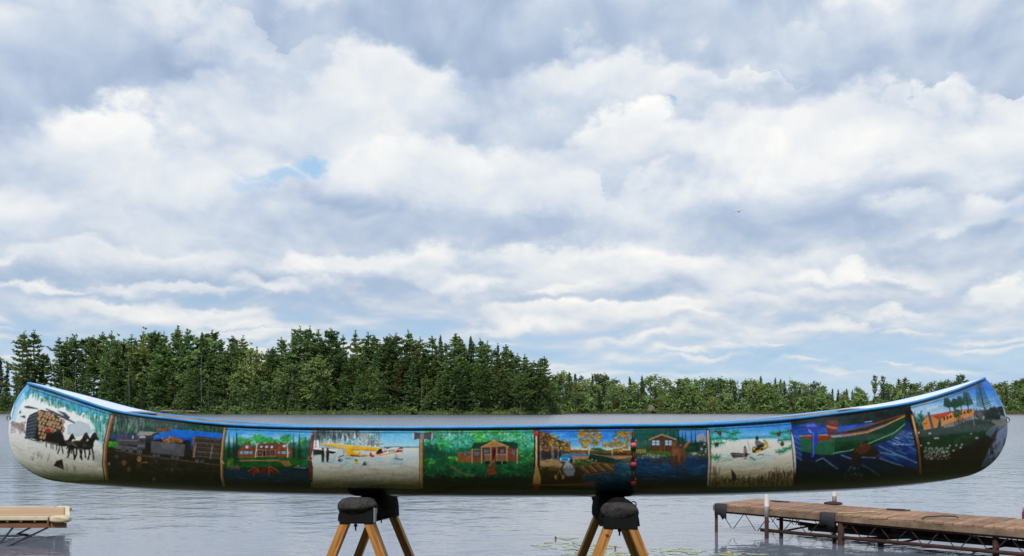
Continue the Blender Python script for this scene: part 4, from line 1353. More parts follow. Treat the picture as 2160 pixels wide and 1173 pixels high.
    for i in range(46):
        x = rng.uniform(150, 1930)
        c.line([(x, 150), (x + rng.uniform(-10, 10), rng.uniform(330, 520))], rng.uniform(3, 7), (14, 70, 62), .8)
    c.dabs(120, (240, 280, 900, 520), [(90, 210, 220), (170, 226, 230), (60, 190, 190)], 80, 8, 1.57, .05, .6)
    c.dabs(200, (120, 420, 420, 720), [(14, 90, 76), (24, 120, 80), (12, 70, 66)], 70, 30, .3, .8, .6)
    for x, y, rx, ry in ((430, 400, 110, 90), (1030, 225, 110, 40), (1080, 320, 160, 50), (1780, 620, 150, 120), (600, 640, 90, 40), (210, 670, 80, 40), (1280, 200, 90, 36)):
        c.dabs(70, (x - rx, y - ry, x + rx, y + ry), [(110, 214, 80), (50, 176, 80), (150, 220, 80), (26, 140, 80)], 40, 17, 0, .8, .75, lambda a, b, x=x, y=y, rx=rx, ry=ry: ((a - x) / rx) ** 2 + ((b - y) / ry) ** 2 < 1)
    c.dabs(420, (120, 640, 1930, 940), [(16, 100, 76), (30, 136, 84), (12, 76, 62), (40, 150, 110), (60, 160, 60)], 90, 26, .5, .9, .5)
    # cabin
    c.poly([(880, 470), (930, 370), (1090, 365), (1270, 330), (1660, 370), (1660, 465)], (18, 74, 44)); c.poly([(645, 515), (700, 450), (900, 470), (890, 525)], (40, 120, 90)); c.line([(645, 518), (890, 526)], 7, (120, 180, 160))
    c.poly([(665, 530), (890, 530), (900, 690), (668, 690)], (158, 104, 66)); c.rect(895, 485, 1070, 690, (146, 82, 52)); c.rect(1490, 460, 1660, 670, (150, 74, 52)); c.rect(1060, 450, 1490, 660, (104, 64, 44))
    for x in range(690, 890, 26):
        c.line([(x, 540), (x, 690)], 4, (110, 68, 40), .7)
    for y in range(610, 690, 18):
        c.line([(900, y), (1060, y)], 4, (112, 60, 36), .6)
    c.poly([(1060, 440), (1270, 332), (1510, 438), (1490, 450), (1440, 430), (1070, 452)], (190, 136, 84)); c.line([(1050, 445), (1270, 330), (1512, 440)], 11, (206, 176, 130))
    for y in range(370, 440, 17):
        c.line([(1270 - (y - 335) * 1.8, y), (1270 + (y - 335) * 2, y)], 4, (150, 98, 58), .6)
    for x0, y0, x1, y1 in ((748, 540, 832, 590), (920, 505, 1040, 600), (1085, 475, 1205, 550), (1365, 480, 1440, 545), (1540, 480, 1630, 580)):
        c.rect(x0, y0, x1, y1, (44, 44, 56)); c.rect(x0 + 8, y0 + 8, x1 - 8, y1 - 8, (104, 112, 122))
        for k in (.33, .66):
            c.line([(x0 + (x1 - x0) * k, y0), (x0 + (x1 - x0) * k, y1)], 5, (196, 190, 180)); c.line([(x0, y0 + (y1 - y0) * k), (x1, y0 + (y1 - y0) * k)], 4, (150, 150, 150), .8)
    c.rect(1228, 478, 1300, 650, (128, 24, 22)); c.rect(1250, 490, 1290, 640, (74, 14, 14))
    for x in (905, 1062, 1215, 1312, 1480, 1650):
        c.line([(x, 450 if 1000 < x < 1600 else 480), (x, 705)], 17, (204, 166, 130))
    for x0, x1 in ((1110, 1215), (1310, 1470)):
        c.rect(x0, 560, x1, 660, (140, 104, 82), .9)
        for k in range(5):
            x = x0 + (x1 - x0) * (k + .5) / 5
            c.line([(x - 14, 565), (x + 10, 655)], 5, (196, 166, 140), .8)
        c.line([(x0, 562), (x1, 562)], 8, (206, 178, 150)); c.line([(x0, 658), (x1, 658)], 7, (190, 150, 120))
    c.rect(1120, 675, 1480, 725, (14, 26, 22)); c.rect(1390, 665, 1405, 725, (180, 170, 150))
    c.poly([(1190, 675), (1300, 670), (1280, 740), (1170, 770)], (110, 84, 60)); c.poly([(1140, 800), (1260, 760), (1310, 880), (1180, 910)], (150, 74, 40))
    for k in range(7):
        y = 690 + k * 32
        c.line([(1190 - k * 7, y), (1300 - k * 3, y)], 9, (176, 96, 56), .7)
    c.line([(1300, 560), (1270, 660), (1180, 760)], 8, (190, 150, 110)); c.poly([(440, 700), (560, 740), (740, 850), (960, 900), (900, 925), (700, 880), (560, 770)], (122, 128, 86), .8)
    c.dabs(60, (130, 930, 1900, 1000), [(30, 44, 30), (16, 26, 18), (44, 34, 22)], 140, 14, 0, .1, .6); c.dabs(60, (130, 1010, 1900, 1100), [(40, 62, 50), (12, 40, 46), (30, 50, 40)], 260, 16, 0, .05, .5)

    # ================= 6 fall landing with car, boat and dock
    clip(5); c.frame(1120, 890, 7.822)
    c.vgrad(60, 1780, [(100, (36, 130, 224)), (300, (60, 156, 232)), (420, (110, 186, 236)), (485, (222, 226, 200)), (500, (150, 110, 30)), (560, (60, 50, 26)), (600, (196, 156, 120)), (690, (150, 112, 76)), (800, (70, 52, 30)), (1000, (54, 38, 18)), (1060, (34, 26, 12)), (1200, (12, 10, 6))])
    c.dabs(30, (300, 180, 1650, 430), [(110, 190, 240), (30, 120, 220), (160, 210, 236)], 240, 22, 0, .08, .4)
    c.poly([(640, 500), (920, 490), (920, 545), (640, 550)], (150, 100, 30)); c.dabs(50, (640, 490, 1660, 545), [(190, 130, 30), (120, 70, 20), (170, 90, 30)], 60, 12, 0, .3, .8); c.rect(640, 548, 930, 580, (50, 146, 214))
    fall = [(214, 158, 30), (176, 120, 30), (230, 186, 60), (150, 84, 30), (110, 110, 60), (90, 90, 120)]
    c.poly([(120, 190), (300, 210), (430, 310), (600, 370), (660, 480), (600, 520), (480, 660), (120, 660)], (66, 56, 60)); c.dabs(360, (120, 180, 650, 500), fall, 40, 17, .2, .8, .85, lambda x, y: y > 190 + max(0, x - 250) * .45)
    for i in range(26):
        x = rng.uniform(125, 560)
        c.line([(x, 430 + rng.uniform(-40, 40)), (x + rng.uniform(-8, 8), 650)], rng.uniform(4, 9), [(190, 186, 190), (50, 40, 50), (110, 90, 90)][i % 3], .8)

    def fall_tree(tx, y0, y1, blobs, w=20):
        c.line([(tx + 10, y0), (tx, (y0 + y1) / 2), (tx + 2, y1)], w, (214, 210, 206)); c.line([(tx + 14, y0 + 40), (tx + 8, y1)], 5, (120, 100, 110), .7)
        for x, y, rx, ry in blobs:
            c.line([(tx, y + 60), (x, y)], 5, (70, 60, 70), .9); c.ell(x, y, rx * .75, ry * .7, (176, 128, 36), .8, .4)
            c.dabs(26, (x - rx, y - ry, x + rx, y + ry), fall[:4] + [(110, 130, 60)], 38, 15, .2, .6, .9)
    fall_tree(958, 170, 650, [(840, 200, 60, 40), (920, 200, 60, 30), (1100, 210, 60, 40), (830, 260, 60, 30), (990, 270, 70, 40), (850, 345, 80, 40), (1130, 295, 56, 36), (960, 350, 70, 30), (1060, 380, 40, 50), (890, 420, 50, 36), (1020, 150, 70, 30)])
    fall_tree(1340, 420, 570, [(1460, 220, 70, 40), (1560, 200, 50, 30), (1540, 260, 80, 30), (1430, 320, 60, 36), (1250, 390, 70, 50), (1470, 390, 90, 46), (1600, 340, 40, 50), (1350, 400, 60, 40), (1430, 490, 60, 30), (1560, 440, 40, 26), (1660, 210, 40, 40)], 12)
    c.poly([(690, 585), (930, 590), (900, 650), (760, 700), (690, 700)], (192, 150, 120)); c.dabs(60, (120, 660, 520, 780), [(206, 180, 140), (176, 146, 106), (150, 116, 80)], 90, 20, .1, .3, .7, lambda x, y: y < 660 + (520 - x) * .4)
    c.poly([(130, 700), (460, 665), (520, 730), (480, 790), (300, 770), (150, 740)], (188, 158, 118)); c.dabs(90, (120, 780, 520, 960), [(60, 46, 26), (40, 56, 26), (84, 62, 34)], 60, 24, 1.2, .5, .7)
    for i in range(9):
        x = 300 + i * 22
        c.line([(x, 770), (x - 6, 830)], 9, (170, 130, 90), .8)
    c.line([(250, 655), (430, 648)], 14, (180, 168, 150)); c.line([(330, 640), (375, 610)], 9, (196, 180, 150))
    # blue car with a rounded body
    c.ell(580, 690, 112, 26, (30, 26, 26), .8, .5); c.poly([(470, 640), (490, 590), (540, 545), (600, 538), (650, 560), (690, 610), (690, 660), (640, 695), (490, 680)], (40, 140, 206)); c.poly([(510, 580), (545, 552), (600, 548), (640, 575), (635, 590), (520, 592)], (110, 150, 150)); c.line([(505, 590), (640, 594)], 6, (20, 80, 130)); c.poly([(490, 620), (560, 600), (640, 615), (640, 640), (500, 640)], (84, 182, 226), .8)
    c.ell(490, 640, 14, 14, (226, 236, 240)); c.ell(625, 645, 14, 14, (226, 236, 240)); c.line([(480, 668), (640, 680)], 9, (196, 206, 210)); c.ell(665, 668, 22, 30, (24, 24, 28))
    # moored launch with awning, plank dock
    c.dabs(50, (740, 640, 980, 750), [(30, 110, 44), (20, 84, 36), (60, 136, 50)], 60, 20, .3, .5, .8); c.poly([(970, 540), (1220, 580), (1450, 640), (1560, 640), (1450, 700), (1340, 715), (1020, 680), (940, 640)], (26, 66, 50)); c.line([(980, 550), (1230, 590), (1450, 645)], 10, (150, 170, 150)); c.poly([(985, 455), (1130, 450), (1310, 520), (1240, 530), (1000, 480)], (46, 120, 90))
    for x in (1000, 1050, 1110, 1170, 1240):
        c.line([(x, 465 + (x - 1000) * .2), (x, 560 + (x - 1000) * .2)], 6, (120, 90, 60))
    c.ell(1010, 650, 9, 9, (226, 226, 220)); c.ell(1075, 665, 9, 9, (226, 226, 220))
    c.poly([(1380, 640), (1660, 690), (1660, 1200), (1100, 1200), (960, 1060), (830, 960), (860, 900), (1380, 840)], (24, 74, 104)); c.poly([(1500, 640), (1660, 600), (1660, 720), (1400, 720)], (96, 104, 96), .8); c.dabs(170, (860, 880, 1650, 1130), [(18, 54, 80), (30, 92, 124), (12, 36, 52), (50, 120, 150)], 90, 12, .5, .4, .6); c.dabs(60, (1390, 710, 1650, 900), [(50, 130, 160), (30, 100, 136), (100, 160, 180)], 70, 14, .3, .4, .7)
    c.poly([(740, 780), (1040, 720), (1180, 720), (1380, 790), (1375, 840), (840, 905), (740, 830)], (74, 48, 30)); c.line([(840, 905), (1375, 840)], 15, (124, 92, 62))
    for k in range(12):
        x = 790 + k * 44
        c.line([(x, 750 - k * 3), (x + 120, 870 - k * 6)], 16, [(160, 122, 84), (190, 160, 120), (120, 86, 56)][k % 3], .9)
    # canoe drawn up, paddles
    c.ell(625, 810, 100, 112, (104, 112, 120)); c.poly([(520, 790), (600, 680), (700, 760), (730, 820), (700, 920), (600, 910)], (140, 150, 156)); c.poly([(570, 700), (600, 682), (660, 720), (700, 770), (560, 780), (530, 770)], (176, 182, 184)); c.line([(525, 800), (610, 825), (725, 800)], 8, (70, 76, 84)); c.ell(595, 775, 10, 10, (24, 24, 26)); c.ell(643, 768, 9, 9, (24, 24, 26)); c.line([(550, 745), (690, 740)], 6, (110, 118, 124))
    for x, d in ((470, -60), (480, 50)):
        c.line([(x, 820), (x + d * .5, 900)], 9, (186, 146, 90)); c.ell(x + d, 935, 24, 40, (186, 136, 78))

    # ================= 7 moose at the boathouse
    clip(6); c.frame(1310, 860, 5.538)
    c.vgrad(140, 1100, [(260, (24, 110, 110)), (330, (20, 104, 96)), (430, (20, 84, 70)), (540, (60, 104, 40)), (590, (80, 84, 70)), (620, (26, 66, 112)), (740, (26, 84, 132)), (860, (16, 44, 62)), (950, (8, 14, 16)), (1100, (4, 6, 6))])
    c.poly([(680, 280), (1010, 270), (1010, 420), (800, 420), (680, 350)], (84, 152, 226)); c.poly([(890, 330), (960, 320), (1010, 370), (1010, 440), (880, 420)], (176, 166, 160), .8)
    for i in range(20):
        x = rng.uniform(165, 760); c.spruce(x, rng.uniform(270, 320), 480, 34, [(14, 80, 70), (20, 104, 84), (12, 62, 60)][i % 3], (60, 150, 120))
    for x, y in ((825, 300), (870, 300), (960, 380), (720, 300)):
        c.spruce(x, y, 540, 32, (16, 66, 60), (60, 130, 100))
    c.dabs(90, (760, 420, 1000, 560), [(20, 74, 54), (14, 56, 48), (36, 96, 60)], 50, 18, .3, .7, .7)
    c.poly([(345, 395), (480, 335), (620, 390), (620, 540), (350, 540)], (96, 58, 40)); c.line([(330, 392), (478, 330), (640, 388)], 15, (176, 156, 120))
    for x in (362, 512):
        c.rect(x, 396, x + 90, 458, (50, 70, 84))
        for k in range(4):
            c.rect(x + 4 + (k % 2) * 46, 400 + (k // 2) * 30, x + 40 + (k % 2) * 46, 424 + (k // 2) * 30, (170, 206, 226))
    c.rect(350, 480, 580, 520, (110, 66, 40), .8); c.line([(465, 460), (465, 545)], 7, (150, 120, 80)); c.line([(510, 460), (510, 545)], 7, (150, 120, 80))
    c.dabs(60, (330, 530, 590, 590), [(90, 140, 50), (60, 110, 40), (130, 160, 60)], 50, 12, 0, .3, .8)
    for k in range(6):
        c.line([(185 + k * 20, 505), (190 + k * 20, 548)], 8, (216, 180, 120))
    for i in range(46):
        x = rng.uniform(165, 460); c.ell(x, 580 + rng.uniform(-18, 22) + (20 if x < 260 else 0), rng.uniform(8, 18), rng.uniform(6, 12), [(170, 174, 176), (110, 112, 114), (140, 130, 110)][i % 3], .9)
    for i in range(60):
        x = rng.uniform(780, 1010); y0 = 440 if x > 920 else 545
        c.ell(x, rng.uniform(y0, 572), rng.uniform(8, 16), rng.uniform(6, 11), [(180, 186, 192), (120, 126, 134), (90, 92, 96)][i % 3], .9)
    c.poly([(340, 610), (570, 600), (560, 680), (340, 690)], (96, 90, 80), .7); c.dabs(170, (165, 590, 1010, 860), [(40, 110, 170), (20, 64, 110), (60, 140, 190), (14, 44, 76)], 110, 12, .05, .2, .55)
    brown = (124, 80, 54)
    c.poly([(575, 520), (600, 480), (700, 455), (740, 490), (760, 560), (750, 640), (720, 660), (620, 655), (585, 600)], brown); c.poly([(600, 500), (690, 480), (700, 600), (640, 650), (600, 600)], (156, 106, 72), .7)
    for x0, x1 in ((595, 603), (642, 650), (712, 716)):
        c.poly([(x0 - 20, 580), (x0 + 24, 580), (x1 + 13, 735), (x1 - 13, 735)], (100, 64, 44))
    c.poly([(665, 445), (700, 430), (725, 450), (718, 490), (690, 500), (668, 480)], (96, 64, 48)); c.poly([(590, 400), (630, 420), (655, 395), (650, 470), (600, 480), (545, 470), (590, 455)], (132, 84, 52)); c.poly([(730, 480), (760, 430), (800, 400), (808, 420), (780, 460), (745, 490)], (176, 116, 76)); c.ell(700, 455, 10, 8, (150, 150, 150), .7)

    # ================= 8 snowmobile on the lake, pine boughs
    clip(7); c.frame(1310, 860, 5.538)
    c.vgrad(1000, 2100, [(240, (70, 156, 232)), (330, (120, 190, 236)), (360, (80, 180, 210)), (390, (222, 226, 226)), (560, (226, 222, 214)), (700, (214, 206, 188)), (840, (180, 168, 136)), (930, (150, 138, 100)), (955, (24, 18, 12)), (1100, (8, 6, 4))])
    c.line([(1050, 385), (1400, 375), (1760, 355)], 22, (70, 170, 200), .8); c.dabs(60, (1200, 560, 1800, 690), [(150, 206, 216), (190, 220, 222)], 130, 12, -.1, .2, .6); c.dabs(60, (1060, 640, 1990, 860), [(230, 226, 218), (206, 198, 178)], 180, 16, -.1, .2, .4)

    def bough(pts, n, L):
        for i in range(n):
            k = rng.uniform(0, len(pts) - 1.001); j = int(k); t = k - j
            x = pts[j][0] + (pts[j + 1][0] - pts[j][0]) * t; y = pts[j][1] + (pts[j + 1][1] - pts[j][1]) * t
            a = rng.uniform(0, 6.28); l = L * rng.uniform(.5, 1.1)
            c.line([(x, y), (x + math.cos(a) * l, y + math.sin(a) * l * .8)], 5, [(30, 150, 110), (60, 190, 140), (16, 110, 84), (100, 206, 160)][i % 4], .85)
        c.line(pts, 5, (40, 60, 44))
    bough([(1040, 300), (1160, 290), (1300, 320), (1370, 300)], 150, 66); bough([(1040, 380), (1180, 370), (1370, 390)], 100, 44); bough([(1040, 440), (1120, 445), (1190, 420)], 90, 66); bough([(1050, 590), (1140, 600)], 60, 60)
    bough([(1980, 290), (1850, 310), (1760, 320)], 120, 56); bough([(1990, 380), (1900, 390), (1830, 400)], 70, 46); bough([(1990, 470), (1900, 520), (1840, 540)], 90, 50)
    for x, y in ((1155, 315), (1120, 445), (1845, 325), (1885, 438)):
        c.ell(x, y, 24, 26, (92, 60, 42)); c.ell(x - 4, y - 4, 12, 14, (140, 96, 66), .7)
    c.poly([(1275, 545), (1300, 540), (1440, 550), (1520, 555), (1440, 590), (1310, 605)], (70, 66, 66)); c.line([(1290, 560), (1430, 568)], 9, (190, 190, 190), .8); c.line([(1300, 590), (1440, 578)], 6, (150, 150, 150), .8)
    c.ell(1450, 480, 14, 18, (120, 84, 70)); c.poly([(1432, 500), (1470, 495), (1478, 550), (1470, 595), (1450, 595), (1432, 550)], (150, 150, 146)); c.poly([(1445, 545), (1480, 540), (1476, 590), (1450, 595)], (110, 44, 44)); c.line([(1480, 400), (1510, 520)], 4, (60, 60, 60))
    c.poly([(1535, 480), (1560, 465), (1600, 490), (1680, 480), (1720, 440), (1690, 395), (1660, 390), (1700, 420), (1725, 460), (1700, 495), (1570, 545), (1535, 540)], (36, 32, 28)); c.poly([(1540, 485), (1560, 470), (1575, 500), (1550, 520)], (230, 190, 36)); c.poly([(1570, 520), (1640, 500), (1640, 520), (1580, 540)], (226, 190, 40)); c.poly([(1655, 395), (1690, 400), (1722, 455), (1700, 490), (1685, 450)], (230, 196, 44)); c.poly([(1660, 480), (1700, 470), (1690, 495), (1660, 500)], (222, 180, 40))
    c.ell(1592, 372, 20, 22, (70, 60, 60)); c.poly([(1566, 400), (1600, 392), (1650, 420), (1690, 440), (1660, 475), (1590, 470), (1572, 450)], (130, 134, 140)); c.poly([(1580, 460), (1660, 440), (1680, 470), (1600, 490)], (44, 40, 44)); c.line([(1700, 490), (1760, 470)], 6, (190, 170, 90))
    for p in ([(1600, 572), (1630, 560), (1665, 565)], [(1505, 595), (1540, 605), (1565, 625)], [(1440, 608), (1462, 612)]):
        c.line(p, 10, (50, 66, 70))
    c.poly([(1285, 730), (1300, 740), (1345, 800), (1350, 860), (1300, 860)], (64, 52, 40))
    c.dabs(260, (1060, 760, 2010, 920), [(120, 74, 40), (90, 60, 40), (150, 104, 64), (70, 44, 30)], 60, 12, 1.5, .4, .6, lambda x, y: y > 840 - max(0, 1200 - x) * .35 - max(0, x - 1500) * .24)
    for i in range(40):
        x = rng.uniform(1780, 1990) if i % 2 else rng.uniform(1060, 1150)
        c.line([(x, 800), (x + rng.uniform(-12, 12), rng.uniform(690, 760))], 4, (100, 70, 50), .8)

    # ================= 9 green canoe with outboard, leaping otter
    clip(8); c.frame(1660, 850, 6.172)
    c.vgrad(0, 1800, [(60, (20, 34, 34)), (280, (20, 44, 44)), (320, (28, 80, 170)), (440, (24, 76, 176)), (640, (16, 38, 90)), (800, (14, 30, 66)), (1000, (10, 18, 34)), (1060, (8, 8, 8)), (1200, (6, 6, 5))])
    c.dabs(220, (60, 90, 1600, 310), [(16, 50, 52), (30, 84, 80), (14, 34, 38), (50, 104, 80)], 60, 18, .3, .8, .6, lambda x, y: y < 330 - (x - 400) * .1)
    c.poly([(680, 320), (1130, 265), (1160, 290), (880, 350), (670, 385)], (36, 100, 206)); c.poly([(80, 360), (330, 330), (560, 350), (560, 420), (90, 480)], (40, 96, 190)); c.dabs(70, (90, 280, 1150, 400), [(70, 140, 226), (30, 80, 180)], 110, 9, -.12, .1, .6); c.line([(1020, 262), (1110, 250)], 11, (206, 214, 220), .8)
    c.poly([(1550, 250), (1680, 300), (1720, 660), (1740, 900), (1200, 700), (1200, 560), (1540, 420)], (22, 60, 140)); c.dabs(150, (1180, 420, 1730, 720), [(60, 120, 200), (20, 50, 120), (120, 176, 226), (14, 34, 84)], 160, 11, .42, .12, .65); c.dabs(40, (1350, 380, 1680, 560), [(196, 216, 236), (110, 160, 216)], 100, 7, .2, .1, .8)
    for k in range(9):
        c.line([(100, 440 + k * 32), (190, 500 + k * 32)], 15, [(110, 160, 226), (60, 110, 200)][k % 2], .8)
    c.poly([(165, 470), (540, 470), (640, 480), (620, 690), (440, 690), (190, 640)], (52, 120, 88)); c.poly([(630, 480), (1000, 420), (1300, 320), (1545, 180), (1550, 330), (1400, 470), (1080, 580), (620, 670)], (20, 84, 46)); c.poly([(640, 600), (1100, 500), (1480, 380), (1350, 490), (1080, 570), (620, 665)], (16, 60, 40), .8)
    c.dabs(90, (650, 420, 1450, 600), [(26, 104, 54), (16, 70, 40), (40, 120, 60)], 60, 30, 1.5, .3, .35, lambda x, y: y > 470 - (x - 640) * .28 and y < 620 - (x - 640) * .26)
    c.line([(610, 668), (840, 628), (1080, 535), (1400, 400), (1540, 285)], 12, (130, 196, 160)); c.poly([(160, 440), (330, 430), (540, 430), (640, 470), (430, 520), (300, 490)], (150, 74, 36)); c.line([(160, 446), (540, 430)], 12, (206, 160, 100))
    c.poly([(560, 440), (840, 405), (1050, 370), (1300, 280), (1540, 165), (1548, 180), (1300, 300), (1060, 400), (700, 455)], (176, 112, 66)); c.line([(700, 450), (1060, 392), (1300, 296), (1540, 180)], 13, (206, 164, 110)); c.line([(760, 380), (1050, 310), (1540, 158)], 15, (150, 84, 50)); c.poly([(760, 390), (1050, 322), (1480, 195), (1300, 275), (1040, 370), (800, 405)], (40, 64, 44)); c.poly([(570, 440), (710, 430), (700, 455), (590, 465)], (166, 170, 176))
    c.poly([(225, 330), (260, 275), (360, 265), (400, 300), (410, 370), (330, 385), (240, 350)], (64, 84, 190)); c.poly([(255, 300), (360, 285), (390, 320), (250, 325)], (120, 140, 220), .8); c.poly([(320, 380), (410, 370), (410, 560), (380, 570), (370, 640), (350, 720), (318, 720), (340, 600)], (50, 84, 190)); c.line([(345, 400), (350, 690)], 13, (116, 150, 230), .8); c.line([(210, 330), (250, 320)], 8, (40, 50, 120)); c.line([(285, 365), (320, 400)], 9, (190, 200, 226))
    c.poly([(515, 300), (540, 240), (660, 235), (680, 310), (660, 360), (640, 420), (530, 430)], (128, 62, 48)); c.poly([(520, 300), (560, 310), (660, 330), (680, 345), (620, 355), (525, 330)], (196, 130, 90)); c.poly([(580, 400), (740, 385), (760, 410), (600, 425)], (86, 80, 74))
    c.poly([(840, 760), (850, 640), (920, 570), (1040, 540), (1120, 570), (1200, 640), (1190, 690), (1080, 710), (980, 690), (930, 760), (880, 830)], (58, 34, 26)); c.poly([(900, 640), (980, 555), (1070, 560), (1100, 600), (1040, 660), (960, 680)], (110, 62, 40), .9); c.line([(890, 660), (930, 580), (1030, 548), (1100, 570)], 9, (150, 92, 60), .8); c.line([(980, 720), (1180, 725)], 10, (170, 180, 190), .8); c.poly([(1160, 700), (1200, 720), (1190, 810), (1170, 800)], (60, 36, 28), .8)
    for p in ([(380, 770), (470, 730), (560, 800), (660, 870)], [(710, 690), (760, 710), (840, 740)], [(1210, 730), (1380, 790), (1520, 830)], [(980, 820), (1100, 880), (1200, 950)], [(1200, 570), (1420, 670), (1700, 790)], [(1220, 660), (1430, 690)]):
        c.line(p, 22, (60, 100, 150), .6); c.line(p, 8, (170, 200, 216), .8)
    c.dabs(70, (720, 770, 990, 1010), [(150, 180, 190), (90, 120, 130), (200, 216, 220)], 34, 8, -1.3, .5, .7, lambda x, y: abs(x - 860) < 20 + (y - 770) * .55); c.dabs(90, (120, 780, 1600, 1010), [(20, 44, 84), (30, 66, 110), (12, 24, 48)], 150, 15, .35, .3, .5)

    # ================= 10 lodge on the bank, river bend
    clip(9); c.frame(1920, 790, 5.1)
    c.vgrad(-20, 1300, [(0, (52, 110, 220)), (150, (66, 140, 226)), (300, (120, 180, 230)), (420, (180, 208, 232)), (560, (60, 80, 60)), (640, (30, 62, 40)), (800, (34, 46, 32)), (900, (44, 30, 24)), (1050, (24, 16, 12)), (1200, (8, 6, 5))])
    c.dabs(40, (40, 260, 900, 420), [(170, 206, 234), (210, 224, 238), (110, 176, 230)], 220, 18, -.2, .1, .4); c.poly([(700, 60), (810, 30), (1000, 340), (960, 340), (840, 130)], (90, 140, 236), .5)
    c.dabs(60, (690, 390, 820, 470), [(90, 84, 100), (60, 60, 66), (130, 120, 130)], 40, 16, 1.4, .4, .8); c.dabs(120, (820, 370, 960, 480), [(24, 44, 40), (36, 60, 50), (20, 32, 32)], 40, 22, 0, .8, .8); c.poly([(945, 350), (1000, 340), (1030, 460), (980, 440)], (26, 22, 24))
    c.dabs(40, (20, 430, 150, 620), [(40, 110, 110), (70, 140, 140), (24, 80, 84)], 50, 20, 1.4, .4, .8)
    c.poly([(850, 520), (1060, 480), (1060, 1000), (760, 1000), (800, 720)], (96, 110, 130)); c.poly([(900, 660), (1050, 540), (1050, 760), (960, 880), (860, 900), (780, 880)], (134, 150, 182)); c.poly([(860, 690), (960, 560), (900, 760), (900, 860), (860, 860)], (60, 44, 40), .85); c.poly([(830, 520), (1040, 480), (1050, 540), (880, 570)], (140, 132, 124)); c.dabs(40, (760, 700, 1040, 940), [(150, 164, 196), (70, 60, 62), (44, 34, 34)], 70, 13, -.9, .3, .6)
    c.poly([(130, 620), (330, 570), (700, 480), (860, 500), (930, 540), (820, 620), (640, 760), (400, 860), (160, 900)], (34, 66, 40)); c.dabs(240, (140, 540, 860, 860), [(40, 84, 44), (24, 54, 36), (60, 104, 60), (70, 50, 36), (30, 90, 60)], 50, 16, .2, .8, .6, lambda x, y: y < 900 - (x - 140) * .45 and y > 620 - (x - 140) * .2)
    c.dabs(60, (440, 520, 930, 760), [(60, 110, 50), (90, 130, 60), (40, 84, 40)], 70, 14, -.6, .2, .7, lambda x, y: abs(y - (760 - (x - 440) * .48)) < 30); c.poly([(160, 905), (420, 850), (660, 770), (830, 650), (900, 700), (760, 1000), (160, 1050)], (40, 26, 20), .9); c.dabs(90, (160, 860, 760, 1030), [(50, 32, 22), (30, 20, 14), (66, 44, 30)], 110, 16, -.2, .2, .6)
    c.poly([(130, 520), (180, 455), (230, 450), (310, 480), (310, 570), (155, 605)], (216, 154, 84)); c.poly([(225, 445), (430, 400), (640, 370), (500, 450), (310, 490)], (190, 84, 36)); c.poly([(340, 490), (470, 415), (690, 375), (690, 440), (400, 545), (340, 570)], (222, 152, 76)); c.line([(125, 525), (182, 452), (235, 450)], 8, (84, 44, 30)); c.line([(345, 490), (470, 412), (640, 378)], 7, (230, 190, 130)); c.poly([(190, 415), (215, 410), (260, 580), (230, 585)], (108, 100, 104)); c.line([(240, 458), (440, 420)], 7, (214, 110, 50), .7)
    for i in range(9):
        x = 362 + i * 34 + (14 if i > 2 else 0); y = 490 - i * 11.5
        c.poly([(x, y - 22), (x + 20, y - 27), (x + 20, y + 5), (x, y + 10)], (66, 44, 34))
    for x, y in ((158, 535), (180, 530)):
        c.rect(x - 7, y - 8, x + 7, y + 8, (84, 60, 40))
    c.poly([(360, 545), (690, 440), (690, 470), (480, 560), (370, 580)], (150, 138, 130)); c.line([(680, 455), (695, 550)], 7, (170, 170, 166)); c.dabs(50, (470, 480, 690, 600), [(40, 60, 44), (80, 76, 70), (26, 40, 32)], 50, 9, 1.57, .1, .7)

    def pine(x0, y0, x1, y1, L):
        c.line([(x0, y0), (x1, y1)], 10, (60, 50, 46))
        for k in range(14):
            t = k / 14.0 * .62; x = x0 + (x1 - x0) * t; y = y0 + (y1 - y0) * t; l = L * (.35 + t * 1.1)
            for s in (-1, 1):
                c.line([(x, y + l * .25), (x + s * l, y - l * .12)], 8, [(30, 74, 50), (44, 96, 60), (20, 56, 44)][k % 3], .9)
    pine(745, 105, 840, 515, 78); pine(605, 195, 640, 420, 62); pine(535, 240, 560, 400, 46); pine(480, 265, 490, 420, 46); pine(395, 260, 440, 410, 54)
    c.spruce(320, 480, 570, 34, (40, 70, 44)); c.dabs(40, (480, 380, 540, 460), [(30, 66, 44), (50, 90, 56)], 30, 12, .5, .8, .8)
    for i in range(170):
        x = rng.uniform(150, 430); y = rng.uniform(790, 920)
        c.ell(x, y, rng.uniform(3, 8), rng.uniform(3, 7), (206, 206, 204), .75)
    for x, y in ((215, 640), (275, 690), (300, 690), (430, 770), (500, 765), (560, 758), (545, 790), (720, 685), (470, 822), (660, 640), (200, 745), (400, 835)):
        c.ell(x, y, rng.uniform(9, 20), 9, (216, 214, 210), .8)

    # ================= dividers between the scenes
    c.clip = None; c.frame(0, CY0, 1); c.f = (0, -CY0, 1)

    def bar(pts, w, col, hi, edge=(30, 20, 14)):
        c.line(pts, w + 3, edge, .9); c.line(pts, w, col); c.line([(x - w * .2, y) for x, y in pts], w * .35, hi, .8)
    bar([(236, 878), (229, 905), (222, 940), (220, 980), (225, 1012), (231, 1030)], 8, (150, 104, 70), (214, 176, 136))
    bar([(474, 906), (470, 935), (467, 970), (468, 1008), (474, 1032)], 6, (150, 116, 74), (206, 180, 136)); c.line([(468, 975), (472, 981)], 1.6, (210, 210, 210))
